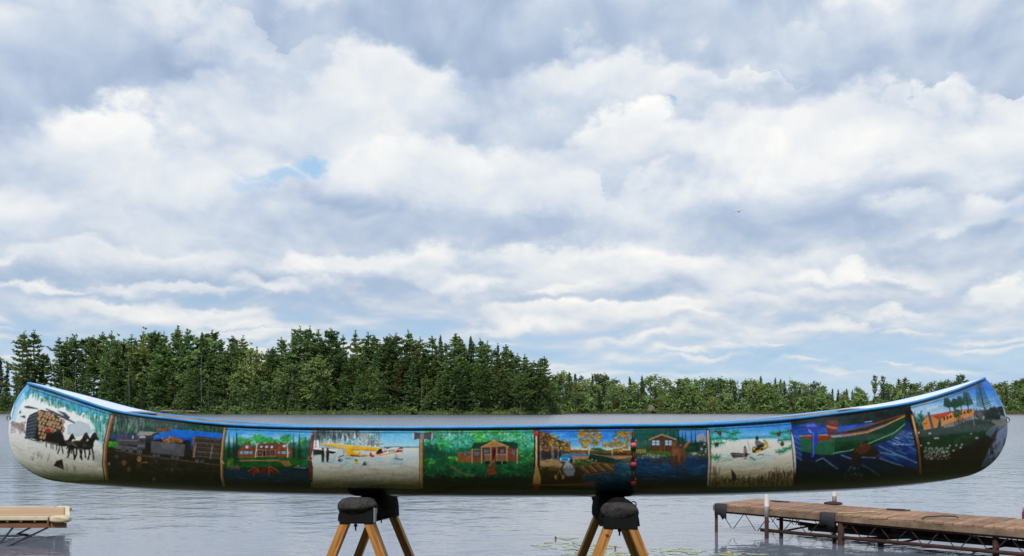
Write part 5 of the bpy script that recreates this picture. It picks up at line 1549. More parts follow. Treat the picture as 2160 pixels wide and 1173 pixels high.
    # propeller
    c.poly([(660, 914), (655, 925), (652, 945), (651, 966), (656, 966), (661, 945), (662, 925)], (44, 22, 14)); c.poly([(650, 968), (651, 990), (652, 1018), (659, 1020), (660, 990), (656, 968)], (44, 22, 14)); c.poly([(659, 918), (655, 928), (653, 945), (652, 964), (655, 964), (660, 944)], (150, 84, 52)); c.poly([(652, 972), (652, 992), (653, 1014), (658, 1016), (658, 992), (656, 972)], (118, 66, 42)); c.line([(659, 913), (659, 921)], 2.4, (206, 60, 66)); c.ell(653.5, 970, 5, 5.2, (170, 110, 70)); c.ell(654, 970, 2, 2, (40, 20, 14))
    # double-bitted axe
    c.line([(889.5, 926), (889, 1032)], 10, (44, 34, 24)); c.line([(889, 926), (888.5, 1030)], 7, (172, 136, 92)); c.line([(887.5, 930), (887, 1025)], 2.2, (206, 176, 130), .8); c.poly([(871, 915), (874, 914), (882, 917), (896, 917), (908, 914), (912, 916), (913, 925), (911, 931), (907, 932), (897, 929), (882, 929), (874, 931), (871, 926)], (92, 88, 94)); c.poly([(871, 915), (873.5, 914.5), (873.5, 931), (871, 926)], (206, 206, 208)); c.poly([(911, 915), (913, 919), (912, 929), (909, 932)], (196, 196, 196)); c.poly([(886, 917), (894, 917), (894, 930), (886, 930)], (150, 146, 156), .8)
    # paddle with red grip and tip
    c.poly([(1126, 908), (1138, 908), (1139, 1030), (1126, 1030)], (22, 26, 22), .8); c.line([(1131.5, 920), (1131.5, 990)], 3.8, (226, 184, 150)); c.poly([(1130, 985), (1134, 985), (1141, 1013), (1140, 1026), (1136, 1034), (1128, 1034), (1124, 1024), (1124.5, 1012)], (198, 158, 96)); c.poly([(1124.5, 1024), (1140.5, 1024), (1136, 1035), (1128, 1035)], (160, 30, 30)); c.line([(1133, 990), (1134, 1020)], 1.6, (170, 120, 70), .7); c.poly([(1127, 912), (1136, 912), (1136, 918), (1133.5, 923), (1129.5, 923), (1127, 918)], (196, 36, 44)); c.line([(1128.5, 914.5), (1134, 914.5)], 1.8, (236, 206, 206))
    # stacked soda bottles
    for y, a in ((915, 1.0), (956, 1.0), (996, 1.0)):
        c.poly([(1334, y), (1338, y), (1339, y + 12), (1342, y + 19), (1342, y + 36), (1340, y + 41), (1332, y + 41), (1330, y + 36), (1330, y + 19), (1333, y + 12)], (44, 18, 18)); c.poly([(1331, y + 21), (1342, y + 20), (1342, y + 30), (1331, y + 31)], (216, 34, 44)); c.line([(1332.5, y + 25), (1340, y + 24)], 1.8, (244, 214, 214), .9); c.line([(1333, y + 28), (1340, y + 27.5)], .9, (244, 214, 214), .6); c.line([(1336.5, y + 2), (1337, y + 12)], 1.3, (200, 170, 160), .8); c.ell(1341, y + 17, 1.3, 1.3, (240, 240, 240), .8)
    bar([(1494, 912), (1496, 950), (1497, 975), (1494, 1026)], 5, (170, 150, 136), (226, 216, 206), (44, 26, 22))
    # slim white fish-shaped bar
    c.poly([(1667, 905), (1672, 912), (1679, 950), (1681, 985), (1678, 1010), (1673, 1030), (1674, 990), (1671, 950)], (90, 26, 26)); c.poly([(1669, 910), (1674, 925), (1678.5, 955), (1679.5, 985), (1677, 1006), (1675.5, 980), (1672, 945)], (196, 210, 214))
    # gold fishing rod
    c.line([(1920, 872), (1930, 905), (1940, 950), (1943, 990), (1940, 1015)], 13, (26, 18, 14)); c.line([(1925, 878), (1933, 912), (1939, 945)], 5.5, (176, 128, 62)); c.line([(1926, 880), (1933, 915)], 1.8, (236, 206, 140)); c.line([(1937, 935), (1941, 968), (1942, 1000)], 4.5, (150, 96, 48)); c.ell(1939, 914, 1.6, 1.6, (240, 236, 220)); c.ell(1943.5, 941, 1.4, 1.4, (230, 226, 200))

    # ---- shadow gap under the gunwale painted as dark lines; black boot along the keel
    out = c.a
    sheer = np.interp(cols_, [p[0] for p in SHEER_PX], [p[1] for p in SHEER_PX])
    keel = np.interp(cols_, [p[0] for p in KEEL_PX], [p[1] for p in KEEL_PX])
    yy = rows[:, None]
    def lay(mask, col, al=1.0):
        m = (np.clip(mask, 0, 1) * al)[..., None].astype(np.float32)
        out[:] = out + (np.asarray(col, np.float32) / 255 - out) * m
    mid = np.clip((cols_ - 235) / 8, 0, 1) * np.clip((1915 - cols_) / 8, 0, 1)
    line_y = sheer + 12.0
    lay((2.0 - np.abs(yy - sheer - 6.5)) * ((cols_ > 60) & (cols_ < 2075)), (14, 18, 24), .9)
    lay((1.2 - np.abs(yy - line_y)) * 1.0 * ((cols_ > 60) & (cols_ < 2075)), (24, 34, 46), .75)
    wob = np.interp(cols_, np.arange(0, 2161, 40), np.random.RandomState(3).uniform(-1.5, 1.5, 55))
    boot = keel - 15 + wob + np.where(cols_ < 210, (210 - cols_) * .11, 0) + np.where(cols_ > 1980, (cols_ - 1980) * .1, 0)
    lay((yy - boot) * .3, (20, 15, 12), .96)
    # fine brush grain over everything
    gr = np.random.RandomState(9).normal(0, 1, (CH, CW)).astype(np.float32)
    gr = (gr + np.roll(gr, 1, 1) + np.roll(gr, 2, 1)) / 3
    out *= (1 + .03 * gr)[..., None]
    # broken colour: soft blotches and short brush marks of varied tone
    rs = np.random.RandomState(21)
    for cell, amp in ((3, .07), (7, .05)):
        hh, ww = CH // cell + 2, CW // cell + 2
        b3 = rs.normal(0, 1, (hh, ww, 3)) * .3 + rs.normal(0, 1, (hh, ww, 1))
        jy, jx = rows - CY0, cols_
        yi, xi = jy / cell, jx / cell
        y0, x0 = yi.astype(int), xi.astype(int)
        fy, fx = (yi - y0)[:, None, None], (xi - x0)[None, :, None]
        bl = (b3[y0][:, x0] * (1 - fx) + b3[y0][:, x0 + 1] * fx) * (1 - fy) + (b3[y0 + 1][:, x0] * (1 - fx) + b3[y0 + 1][:, x0 + 1] * fx) * fy
        out *= 1 + amp * bl.astype(np.float32) * np.clip(1.35 - 1.5 * out.mean(2, keepdims=True), .06, 1)
    out[:] = np.clip(out, 0, 1)
    g_ = out.mean(2, keepdims=True)
    out[:] = g_ + (out - g_) * .93
    out[:] = out ** (1.28 - .26 * np.clip((g_ - .6) / .3, 0, 1))
    return np.clip(out, 0, 1)


# near sheer line and keel silhouette of the canoe, measured on the photograph (column, row)
SHEER_PX = [(59, 808), (90, 817), (130, 830), (180, 847), (240, 866), (340, 882), (470, 896), (660, 903), (900, 904.5), (1080, 903), (1340, 900),
            (1500, 897), (1600, 891), (1670, 885), (1760, 874), (1850, 862), (1921, 850), (1980, 834), (2030, 817), (2078, 797)]
KEEL_PX = [(89, 1008), (133, 1019), (222, 1028), (340, 1036), (480, 1041), (660, 1045), (900, 1048), (1080, 1049), (1300, 1048), (1500, 1046),
           (1650, 1042), (1839, 1033), (1957, 1021), (2028, 1009), (2060, 998)]
STEM_L = [(59, 808), (44, 826), (31, 848), (23, 870), (19, 892), (18, 912), (22, 940), (33, 967), (51, 986), (70, 999), (89, 1008)]
STEM_R = [(2078, 797), (2088, 807), (2099, 823), (2115, 853), (2124, 884), (2125, 912), (2117, 943), (2103, 966), (2084, 984), (2060, 998)]
PANEL_PX = [(226, 'winter scene of a horse team hauling a load of logs'), (470, 'steam train with tender and log car beside blue water'),
            (656, 'brown log lodge behind a green lawn and dark water'), (889, 'yellow and red ski planes standing on white ice'),
            (1132, 'brown cabin with gabled porch in bright green forest'), (1336, 'autumn landing with blue car, boat and plank dock'),
            (1495, 'moose wading in blue water before a boathouse'), (1674, 'yellow snowmobile on snow framed by pine boughs'),
            (1936, 'green canoe with blue outboard and leaping animal'), (2200, 'orange roofed lodge and pines above a dark river bend')]


# ------------------------------------------------------------------ the canoe
YC = 5.10                       # distance of the canoe's centreline from the camera plane
X_L, X_R = at(18, 0, YC).x, at(2125, 0, YC).x
X_MID, X_HALF = (X_L + X_R) / 2, (X_R - X_L) / 2
BEAM = 0.44


def half_beam(x):
    s = np.clip(np.abs((np.asarray(x, float) - X_MID) / (X_HALF * .972)), 0, 1)
    return BEAM * (1 - s ** 2.3) ** .95


def spline(pts, n):
    """Natural cubic spline through (x, z) points, parametrised by length, n samples."""
    P_ = np.asarray(pts, float)
    t = np.concatenate([[0], np.cumsum(np.linalg.norm(np.diff(P_, axis=0), axis=1))])
    m = len(P_)
    h = np.diff(t)
    A = np.zeros((m, m))
    B = np.zeros((m, 2))
    A[0, 0] = A[-1, -1] = 1
    for i in range(1, m - 1):
        A[i, i - 1], A[i, i], A[i, i + 1] = h[i - 1], 2 * (h[i - 1] + h[i]), h[i]
        B[i] = 6 * ((P_[i + 1] - P_[i]) / h[i] - (P_[i] - P_[i - 1]) / h[i - 1])
    M_ = np.linalg.solve(A, B)
    q = np.linspace(0, t[-1], n)
    i = np.clip(np.searchsorted(t, q) - 1, 0, m - 2)
    a = (t[i + 1] - q)[:, None]
    b = (q - t[i])[:, None]
    hi = h[i][:, None]
    return M_[i] * a ** 3 / (6 * hi) + M_[i + 1] * b ** 3 / (6 * hi) + (P_[i] / hi - M_[i] * hi / 6) * a + (P_[i + 1] / hi - M_[i + 1] * hi / 6) * b


def measured(pts, side):
    out = []
    for (px, py) in pts:
        d = YC
        for _ in range(6):
            x = (px - 1080) / FPX * d
            d = YC - (float(half_beam(x)) if side == 'sheer' else (.27 * float(half_beam(x)) if side == 'keel' else 0.0))
        p = at(px, py, d)
        out.append((p.x, p.z))
    return out


NS, NT_ = 1500, 140


def dense(pts, n):
    """Spline, resampled to an even spread in x."""
    c = spline(pts, n * 3)
    x = np.linspace(c[0, 0], c[-1, 0], n)
    return np.stack([x, np.interp(x, c[:, 0], c[:, 1])], 1)


TOP = dense(measured(SHEER_PX, 'sheer'), NS)
TOP[0] = measured([STEM_L[0]], 'stem')[0]
ML, MR = measured(STEM_L, 'stem'), measured(STEM_R, 'stem')
LOOP = spline(ML + measured(KEEL_PX[1:-1], 'keel') + MR[::-1], 6000)       # stem, keel, stem in one sweep
_i = int(np.argmin(np.linalg.norm(LOOP - np.array(ML[-1]), axis=1)))
_j = int(np.argmin(np.linalg.norm(LOOP - np.array(MR[-1]), axis=1)))


def even(c, n):
    t = np.concatenate([[0], np.cumsum(np.linalg.norm(np.diff(c, axis=0), axis=1))])
    q = np.linspace(0, t[-1], n)
    return np.stack([np.interp(q, t, c[:, 0]), np.interp(q, t, c[:, 1])], 1)


DL, BOT, DR = even(LOOP[:_i + 1], 200), even(LOOP[_i:_j + 1], NS), even(LOOP[_j:][::-1], 200)
TOP = np.stack([np.linspace(measured([STEM_L[0]], 'stem')[0][0], measured([STEM_R[0]], 'stem')[0][0], NS), TOP[:, 1]], 1)


def hull_grid(s_idx, th, off=0.0):
    """Surface points (len(s), len(th), 3): x, outward half width, z."""
    s = s_idx / (NS - 1.0)
    Tn, Bn = TOP[s_idx.astype(int)], BOT[s_idx.astype(int)]
    t = np.sin(th) ** .72
    dl = np.stack([np.interp(t, np.linspace(0, 1, 200), DL[:, k]) for k in range(2)], 1)
    dr = np.stack([np.interp(t, np.linspace(0, 1, 200), DR[:, k]) for k in range(2)], 1)
    S, T_ = s[:, None, None], t[None, :, None]
    P_ = (1 - T_) * Tn[:, None] + T_ * Bn[:, None] + (1 - S) * dl[None] + S * dr[None]
    P_ -= (1 - S) * (1 - T_) * TOP[0] + S * (1 - T_) * TOP[-1] + (1 - S) * T_ * BOT[0] + S * T_ * BOT[-1]
    e = np.abs(2 * s - 1)[:, None]
    g = np.cos(th)[None] ** (.66 + .5 * e ** 3) * (1 + .055 * np.sin(np.pi * t)[None] * (1 - e ** 2))
    B = BEAM * (1 - np.abs(2 * s - 1) ** 2.3) ** .95
    w = np.maximum(B[:, None] * g - off, 0.0) + .0045 * (1 - t[None] ** 6)
    return np.stack([P_[..., 0], w, P_[..., 1]], -1)


def grid_normals(G):
    du = np.gradient(G, axis=0)
    dv = np.gradient(G, axis=1)
    n = np.cross(du, dv)
    return n / (np.linalg.norm(n, axis=-1)[..., None] + 1e-9)


def grid_mesh(name, G, mat_, flip, cols=None, N=None):
    a, b = G.shape[:2]
    idx = np.arange(a * b).reshape(a, b)
    F = np.stack([idx[:-1, :-1], idx[1:, :-1], idx[1:, 1:], idx[:-1, 1:]], -1).reshape(-1, 4)
    if flip:
        F = F[:, ::-1]
    me = tri_mesh(name, G.reshape(-1, 3), F, mat_, True)
    if cols is not None:
        at_ = me.color_attributes.new('paint', 'FLOAT_COLOR', 'POINT')
        c4 = np.concatenate([cols.reshape(-1, 3), np.ones((a * b, 1))], 1).astype(np.float32)
        at_.data.foreach_set('color', c4.ravel())
    if N is not None:
        me.normals_split_custom_set_from_vertices(N.reshape(-1, 3).tolist())
    return me


def build_canoe():
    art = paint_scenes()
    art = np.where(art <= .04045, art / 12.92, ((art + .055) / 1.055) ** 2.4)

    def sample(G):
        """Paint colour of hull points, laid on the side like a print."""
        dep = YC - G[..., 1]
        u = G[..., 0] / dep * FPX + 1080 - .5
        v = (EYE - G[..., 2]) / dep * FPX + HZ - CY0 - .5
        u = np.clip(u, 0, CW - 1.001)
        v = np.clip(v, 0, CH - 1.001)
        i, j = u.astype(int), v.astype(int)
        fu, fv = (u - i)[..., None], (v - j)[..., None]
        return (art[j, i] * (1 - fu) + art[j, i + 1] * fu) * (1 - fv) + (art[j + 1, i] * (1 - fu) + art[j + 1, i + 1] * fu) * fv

    m, g, b = material('painted_hull')
    ca = g.n('ShaderNodeVertexColor', layer_name='paint')
    tc = g.n('ShaderNodeTexCoord')
    g.put(b.inputs['Base Color'], ca.outputs[0])
    b.inputs['Roughness'].default_value = .34
    b.inputs['Specular IOR Level'].default_value = .35
    b.inputs['Coat Weight'].default_value = 1.0
    b.inputs['Coat Roughness'].default_value = .09
    bp = g.n('ShaderNodeBump')
    bp.inputs['Strength'].default_value = .35
    bp.inputs['Distance'].default_value = .002
    g.put(bp.inputs['Height'], g.noise(tc.outputs['Object'], 60.0, 4.0, .6))
    m.node_tree.links.new(bp.outputs[0], b.inputs['Normal'])

    blue = pmat('blue_gunwale_paint', lin((48, 128, 192)), lin((72, 156, 218)), 9, .35, bump=.0006, bscale=40)
    white = pmat('white_deck_paint', lin((226, 232, 240)), lin((206, 216, 230)), 3, .35, bump=.0006, bscale=30)
    wood = pmat('gunwale_wood', lin((168, 130, 90)), lin((120, 88, 58)), 3, .55, (.6, 12, 12), bump=.0006)
    inner = pmat('hull_lining', lin((120, 92, 64)), lin((92, 70, 48)), 4, .6, (.6, 8, 8))
    steel = pmat('dull_steel', (.32, .33, .34), (.20, .20, .20), 40, .4, metal=.8)
    root = thing('canoe', 'long canoe with painted wilderness scenes along its blue-edged side, on two sawhorses', 'canoe', (0, YC, 1.752))
    O = np.array([0, YC, 1.752])

    # near side, one piece per painted scene
    # rows evenly spread down the side, then evenly round the bilge
    tt = np.linspace(0, .93, NT_ - 26)
    ta = np.arcsin(tt ** (1 / .72))
    th = np.concatenate([ta, np.linspace(ta[-1], math.pi / 2, 27)[1:]])
    G = hull_grid(np.arange(NS), th)
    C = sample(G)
    W_ = G.copy()
    W_[..., 1] = -G[..., 1]
    Nn = grid_normals(W_)
    inward = bool(Nn[NS // 2, 10, 1] > 0)
    if inward:
        Nn = -Nn
    mid = int(NT_ * .36)
    pxcol = G[:, mid, 0] / (YC - G[:, mid, 1]) * FPX + 1080
    i0 = 0
    for (pend, lab) in PANEL_PX:
        i1 = int(np.searchsorted(pxcol, pend))
        i1 = min(i1, NS - 1)
        sl = slice(i0, i1 + 1)
        V = W_[sl] + np.array([0, YC, 0]) - O
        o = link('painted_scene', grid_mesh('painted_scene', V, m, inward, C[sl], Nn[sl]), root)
        o['label'] = lab
        i0 = i1
    # far side and the inside of the shell
    idx = np.unique(np.linspace(0, NS - 1, 420).astype(int))
    th2 = np.linspace(0, math.pi / 2, 50)
    Gf = hull_grid(idx, th2)
    Vf = Gf + np.array([0, YC, 0]) - O
    link('far_hull_side', grid_mesh('far_hull_side', Vf, m, not inward, sample(Gf)), root)
    th3 = np.linspace(0.04, math.pi / 2, 26)
    Gi = hull_grid(idx[6:-6:4], th3, .009)
    Gi[..., 2] += .008 * np.sin(th3)[None]
    Vi = np.concatenate([Gi[:, ::-1] * [1, 1, 1], (Gi * [1, -1, 1])[:, 1:]], 1) + np.array([0, YC, 0]) - O
    link('hull_lining', grid_mesh('hull_lining', Vi, inner, False), root)

    # gunwales: outer rail (blue) and inner rail (wood), each side
    top = hull_grid(idx, np.array([0.0]))[:, 0]
    for sgn in (-1, 1):
        for (nm, mat_, o0, o1, z0, z1, cut) in (('outwale', blue, -.003, .014, -.0085, .005, 0), ('inwale', wood, -.020, -.0035, -.020, -.003, 14)):
            prof = [(o0, z0 + .002), (o0, z1 - .002), (o0 + .003, z1), (o1 - .004, z1), (o1, z1 - .004), (o1, z0 + .004), (o1 - .004, z0), (o0 + .003, z0)]
            sel = slice(cut, len(top) - cut) if cut else slice(0, len(top))
            T0 = top[sel]
            ring = []
            for (po, pz) in prof:
                w = np.maximum(T0[:, 1] + po, .0006)
                ring.append(np.stack([T0[:, 0], sgn * w, T0[:, 2] + pz], 1))
            ring = np.stack(ring + [ring[0]], 1) + np.array([0, YC, 0]) - O
            link(nm, grid_mesh(nm, ring, mat_, sgn < 0), root)
    # end decks
    for (k0, k1, nm) in ((0, int(np.searchsorted(pxcol[idx], 232)), 'end_deck'), (int(np.searchsorted(pxcol[idx], 1868)), len(idx) - 1, 'end_deck')):
        T0 = top[k0:k1 + 1]
        q = np.linspace(-1, 1, 11)
        D = np.stack([np.repeat(T0[:, :1], 11, 1), T0[:, 1:2] * q[None], T0[:, 2:3] + .004 + .005 * (1 - q[None] ** 2) * (T0[:, 1:2] / .2)], -1)
        lower = D.copy()
        lower[..., 2] -= .014
        top_f = grid_mesh(nm, D + np.array([0, YC, 0]) - O, white, False)
        o = link(nm, top_f, root)
        so = o.modifiers.new('thick', 'SOLIDIFY')
        so.thickness = .012
        so.offset = -1
    # cross pieces
    for px in (470, 760, 1040, 1345, 1700):
        k = int(np.argmin(np.abs(pxcol[idx] - px)))
        x, w, z = top[k]
        mb = MB()
        if px in (470, 1700):
            mb.box((x, YC, z - .07), (.22, 2 * w - .02, .018))
            mb.obj('seat', wood, root, bevel=.004)
        else:
            mb.box((x, YC, z - .012), (.06, 2 * w - .03, .02))
            mb.obj('thwart', white if px in (1040, 1345) else wood, root, bevel=.005)
    # tow rings on the stems
    for px, py, sg in ((21, 882, -1), (2123, 886, 1)):
        p = at(px, py, YC)
        mb = MB()
        mb.torus((p.x + sg * .006, YC, p.z), .013, .0032, Matrix.Rotation(R(90), 3, 'X'), 18, 8)
        mb.box((p.x - sg * .006, YC, p.z + .004), (.014, .016, .026))
        mb.obj('tow_ring', steel, root, True)
    root.rotation_euler = (R(-.9), 0, 0)
    return root


build_canoe()


# ------------------------------------------------------------------ sawhorses
MAT_LEG = pmat('sawhorse_pine', lin((208, 150, 78)), lin((150, 92, 38)), 5, .55, (11, 11, .8), bump=.0016, bscale=30, rand=.14, lo=.36, hi=.66)
MAT_KNOT = pmat('pine_knot', lin((120, 62, 28)), lin((84, 42, 20)), 60, .6)
MAT_BLACK = pmat('black_bracket', (.006, .006, .007), (.012, .012, .013), 8, .6, spec=.15)
MAT_STEEL = pmat('galvanised', (.42, .43, .46), (.30, .31, .34), 14, .45, metal=.6)
MAT_CHAIN = pmat('rusty_chain', (.13, .12, .06), (.07, .055, .035), 60, .6, metal=.4)


def carpet_mat(name, c1, c2):
    m = pmat(name, c1, c2, 45, .98, bump=.012, bscale=120, spec=.05)
    return m


MAT_CARPET = carpet_mat('black_carpet', (.008, .008, .009), (.020, .019, .020))
MAT_FELT = carpet_mat('grey_felt', (.085, .080, .078), (.030, .028, .029))


def lumpy(c, s, seed, flat=.0):
    """A soft padded bundle: rounded box pushed about by noise."""
    r = np.random.RandomState(seed)
    bm = bmesh.new()
    bmesh.ops.create_cube(bm, size=2.0)
    bmesh.ops.subdivide_edges(bm, edges=bm.edges[:], cuts=11, use_grid_fill=True)
    K = r.normal(0, 1, (10, 3)) * 2.2
    ph = r.uniform(0, 6.28, 10)
    mb = MB()
    for v in bm.verts:
        p = np.array(v.co)
        q = np.sign(p) * np.abs(p) ** 1.0
        n = (np.abs(q) ** 3.2).sum() ** (1 / 3.2)
        q = q / n
        k = 1 + .05 * sum(math.sin(float(K[i] @ p) + ph[i]) for i in range(10)) / 2.2
        q = q * k
        if q[2] < -.2:
            q[2] = -.2 + (q[2] + .2) * (1 - flat)
        mb.v.append((c[0] + q[0] * s[0], c[1] + q[1] * s[1], c[2] + q[2] * s[2]))
    bm.verts.index_update()
    for f in bm.faces:
        mb.f.append(tuple(v.index for v in f.verts))
    bm.free()
    return mb


def ground_z(y):
    return float(np.interp(y, [0, 3, 4.5, 5.7, 6.4], [.92, .86, .80, .745, .66]))


def sawhorse(label, near, far, ydn, ydf, ring):
    """near / far: (column, bottom row) of the bracket's centre at depth ydn / ydf."""
    pn, pf = at(near[0], near[1], ydn), at(far[0], far[1], ydf)
    cx, cy = (pn.x + pf.x) / 2, (pn.y + pf.y) / 2
    root = thing('sawhorse', label, 'sawhorse', (cx, cy, ground_z(cy)))
    ax = (pf - pn).normalized()
    mid = (pn + pf) / 2
    rot = ax.to_track_quat('Y', 'Z').to_matrix()
    # beam and its carpet wrapping, up to the canoe's bottom
    MB().box(mid + Vector((0, 0, .030)), (.13, (pf - pn).length, .055), rot).obj('beam', MAT_BLACK, root, bevel=.004)
    c = mid + Vector((0, 0, .080))
    topz = 1.7585
    w = MB()
    n = 18
    vs, fs = [], []
    ysn = 14
    for j in range(ysn):
        f = -.5 + j / (ysn - 1.0)
        p = mid + (pf - pn) * f * .985
        for i in range(n + 1):
            a = math.pi * i / n
            dx = math.cos(a) * .094 * (1 + .03 * math.sin(7 * f + i))
            base = p.z + .010
            hh = (topz + (.012 if abs(f) > .42 else 0.0)) - base
            vs.append((p.x + dx, p.y, base + (math.sin(a) ** .8) * hh))
    for j in range(ysn - 1):
        for i in range(n):
            fs.append((j * (n + 1) + i, j * (n + 1) + i + 1, (j + 1) * (n + 1) + i + 1, (j + 1) * (n + 1) + i))
    fs.append(tuple(range(n, -1, -1)))
    fs.append(tuple((ysn - 1) * (n + 1) + i for i in range(n + 1)))
    w.add(vs, fs).obj('carpet_wrap', MAT_CARPET, root, True)
    for k, (p, dirn) in enumerate(((pn, -1), (pf, 1))):
        wid = .158
        M = rot
        bx = MB().box(p + Vector((0, 0, .038)), (wid, .11, .076), M)
        br = bx.obj('leg_bracket', MAT_BLACK, root, bevel=.004)
        pl = MB().box(p + M @ Vector((wid / 2 + .0055, -.02, .040)), (.007, .075, .066), M)
        if near[0] < 1000:
            pl.obj('metal_plate', MAT_STEEL, br, bevel=.001, off=root.location)
        bo = MB()
        q = p + Vector((-.006, -.03, 0))
        bo.tube([q + Vector((0, 0, .004)), q + Vector((0, 0, -.030))], .0040, 8)
        bo.lathe((q.x, q.y, q.z - .011), [(.0085, 0), (.0085, .010)], 6)
        bo.obj('bolt', MAT_BLACK, br, off=root.location)
        lumpy(p + Vector((-.004, .004 * dirn, .084)), (.087, .062, .040), 31 + k + int(near[0])).obj('felt_pad', MAT_FELT, root, True)
        for sx in (-1, 1):
            top = p + rot @ Vector((sx * .050, .008 * dirn, .022))
            gz = ground_z(p.y + dirn * .10)
            L = top.z - gz
            foot = Vector((top.x + sx * .40 * L, top.y + dirn * .10 * L, gz - .01))
            v = (foot - top)
            ln = v.length
            z = -v.normalized()
            y = Vector((0, 1, 0)) - z * z.y
            y.normalize()
            x = y.cross(z)
            Mt = Matrix((x, y, z)).transposed()
            lg = MB().box((0, 0, 0), (.040, .088, ln))
            lo = lg.obj('leg', MAT_LEG, root, bevel=.0025, off=(0, 0, 0))
            lo.matrix_local = Matrix.Translation((top + foot) / 2 - root.location) @ Mt.to_4x4()
            if ring and k == 0 and sx < 0:
                kn = MB()
                kn.lathe((0, 0, 0), [(.009, 0), (.009, .0012)], 14)
                ko = kn.obj('knot', MAT_KNOT, lo, off=(0, 0, 0))
                ko.location = (.003, -.0445, ln / 2 - .055)
                ko.rotation_euler = (R(90), 0, 0)
                ko.scale = (1.1, .75, 1)
    hard = MB()
    if ring:
        q = pn + Vector((.068, .035, .112))
        hard.torus(q, .0125, .0028, Matrix.Rotation(R(75), 3, 'X'), 20, 8)
        hard.obj('hook_ring', MAT_BLACK, root, True)
    else:
        q = (pf * .7 + pn * .3) + Vector((.098, 0, 0))
        for i in range(9):
            M = Matrix.Rotation(R(90), 3, 'X') if i % 2 else Matrix.Rotation(R(90), 3, 'Y')
            hard.torus(q + Vector((.004 * math.sin(i * 1.7), 0, .085 - i * .0115)), .0066, .0019, M, 12, 6)
        hard.obj('chain', MAT_CHAIN, root, True)


sawhorse('sawhorse under the canoe\'s ski plane scene, orange wooden legs, grey metal plates', (755, 1104), (808, 1091), 4.65, 5.55, False)
sawhorse('sawhorse under the canoe\'s blue car scene, with a knot in one leg', (1308, 1115), (1284, 1087), 4.66, 5.52, True)


# ------------------------------------------------------------------ docks
MAT_DECK = pmat('weathered_decking', lin((168, 132, 104)), lin((102, 76, 58)), 2.2, .8, (5, 1, 1), bump=.003, rand=.24)
MAT_DECKEDGE = pmat('grey_stringer', lin((150, 126, 102)), lin((76, 60, 48)), 2.6, .85, bump=.002, rand=.1)
MAT_RUSTY = pmat('rusty_steel', lin((74, 44, 37)), lin((36, 24, 22)), 6, .85, bump=.001)
MAT_RUBBER = pmat('black_rubber', (.018, .018, .020), (.035, .034, .036), 8, .7)
MAT_PVC = pmat('white_pipe', lin((224, 220, 208)), lin((190, 184, 170)), 3, .5)
MAT_ROPE = pmat('old_rope', lin((196, 178, 140)), lin((150, 130, 96)), 40, .9)
MAT_TAN = pmat('tan_decking', lin((186, 156, 120)), lin((156, 126, 94)), 1.2, .7, (1, 8, 1), rand=.08)
MAT_CREAM = pmat('cream_vinyl', lin((218, 204, 168)), lin((190, 172, 136)), 4, .45)
MAT_BROWN = pmat('brown_beam', lin((140, 96, 66)), lin((108, 72, 50)), 2.5, .8, (1, 6, 6), bump=.001)


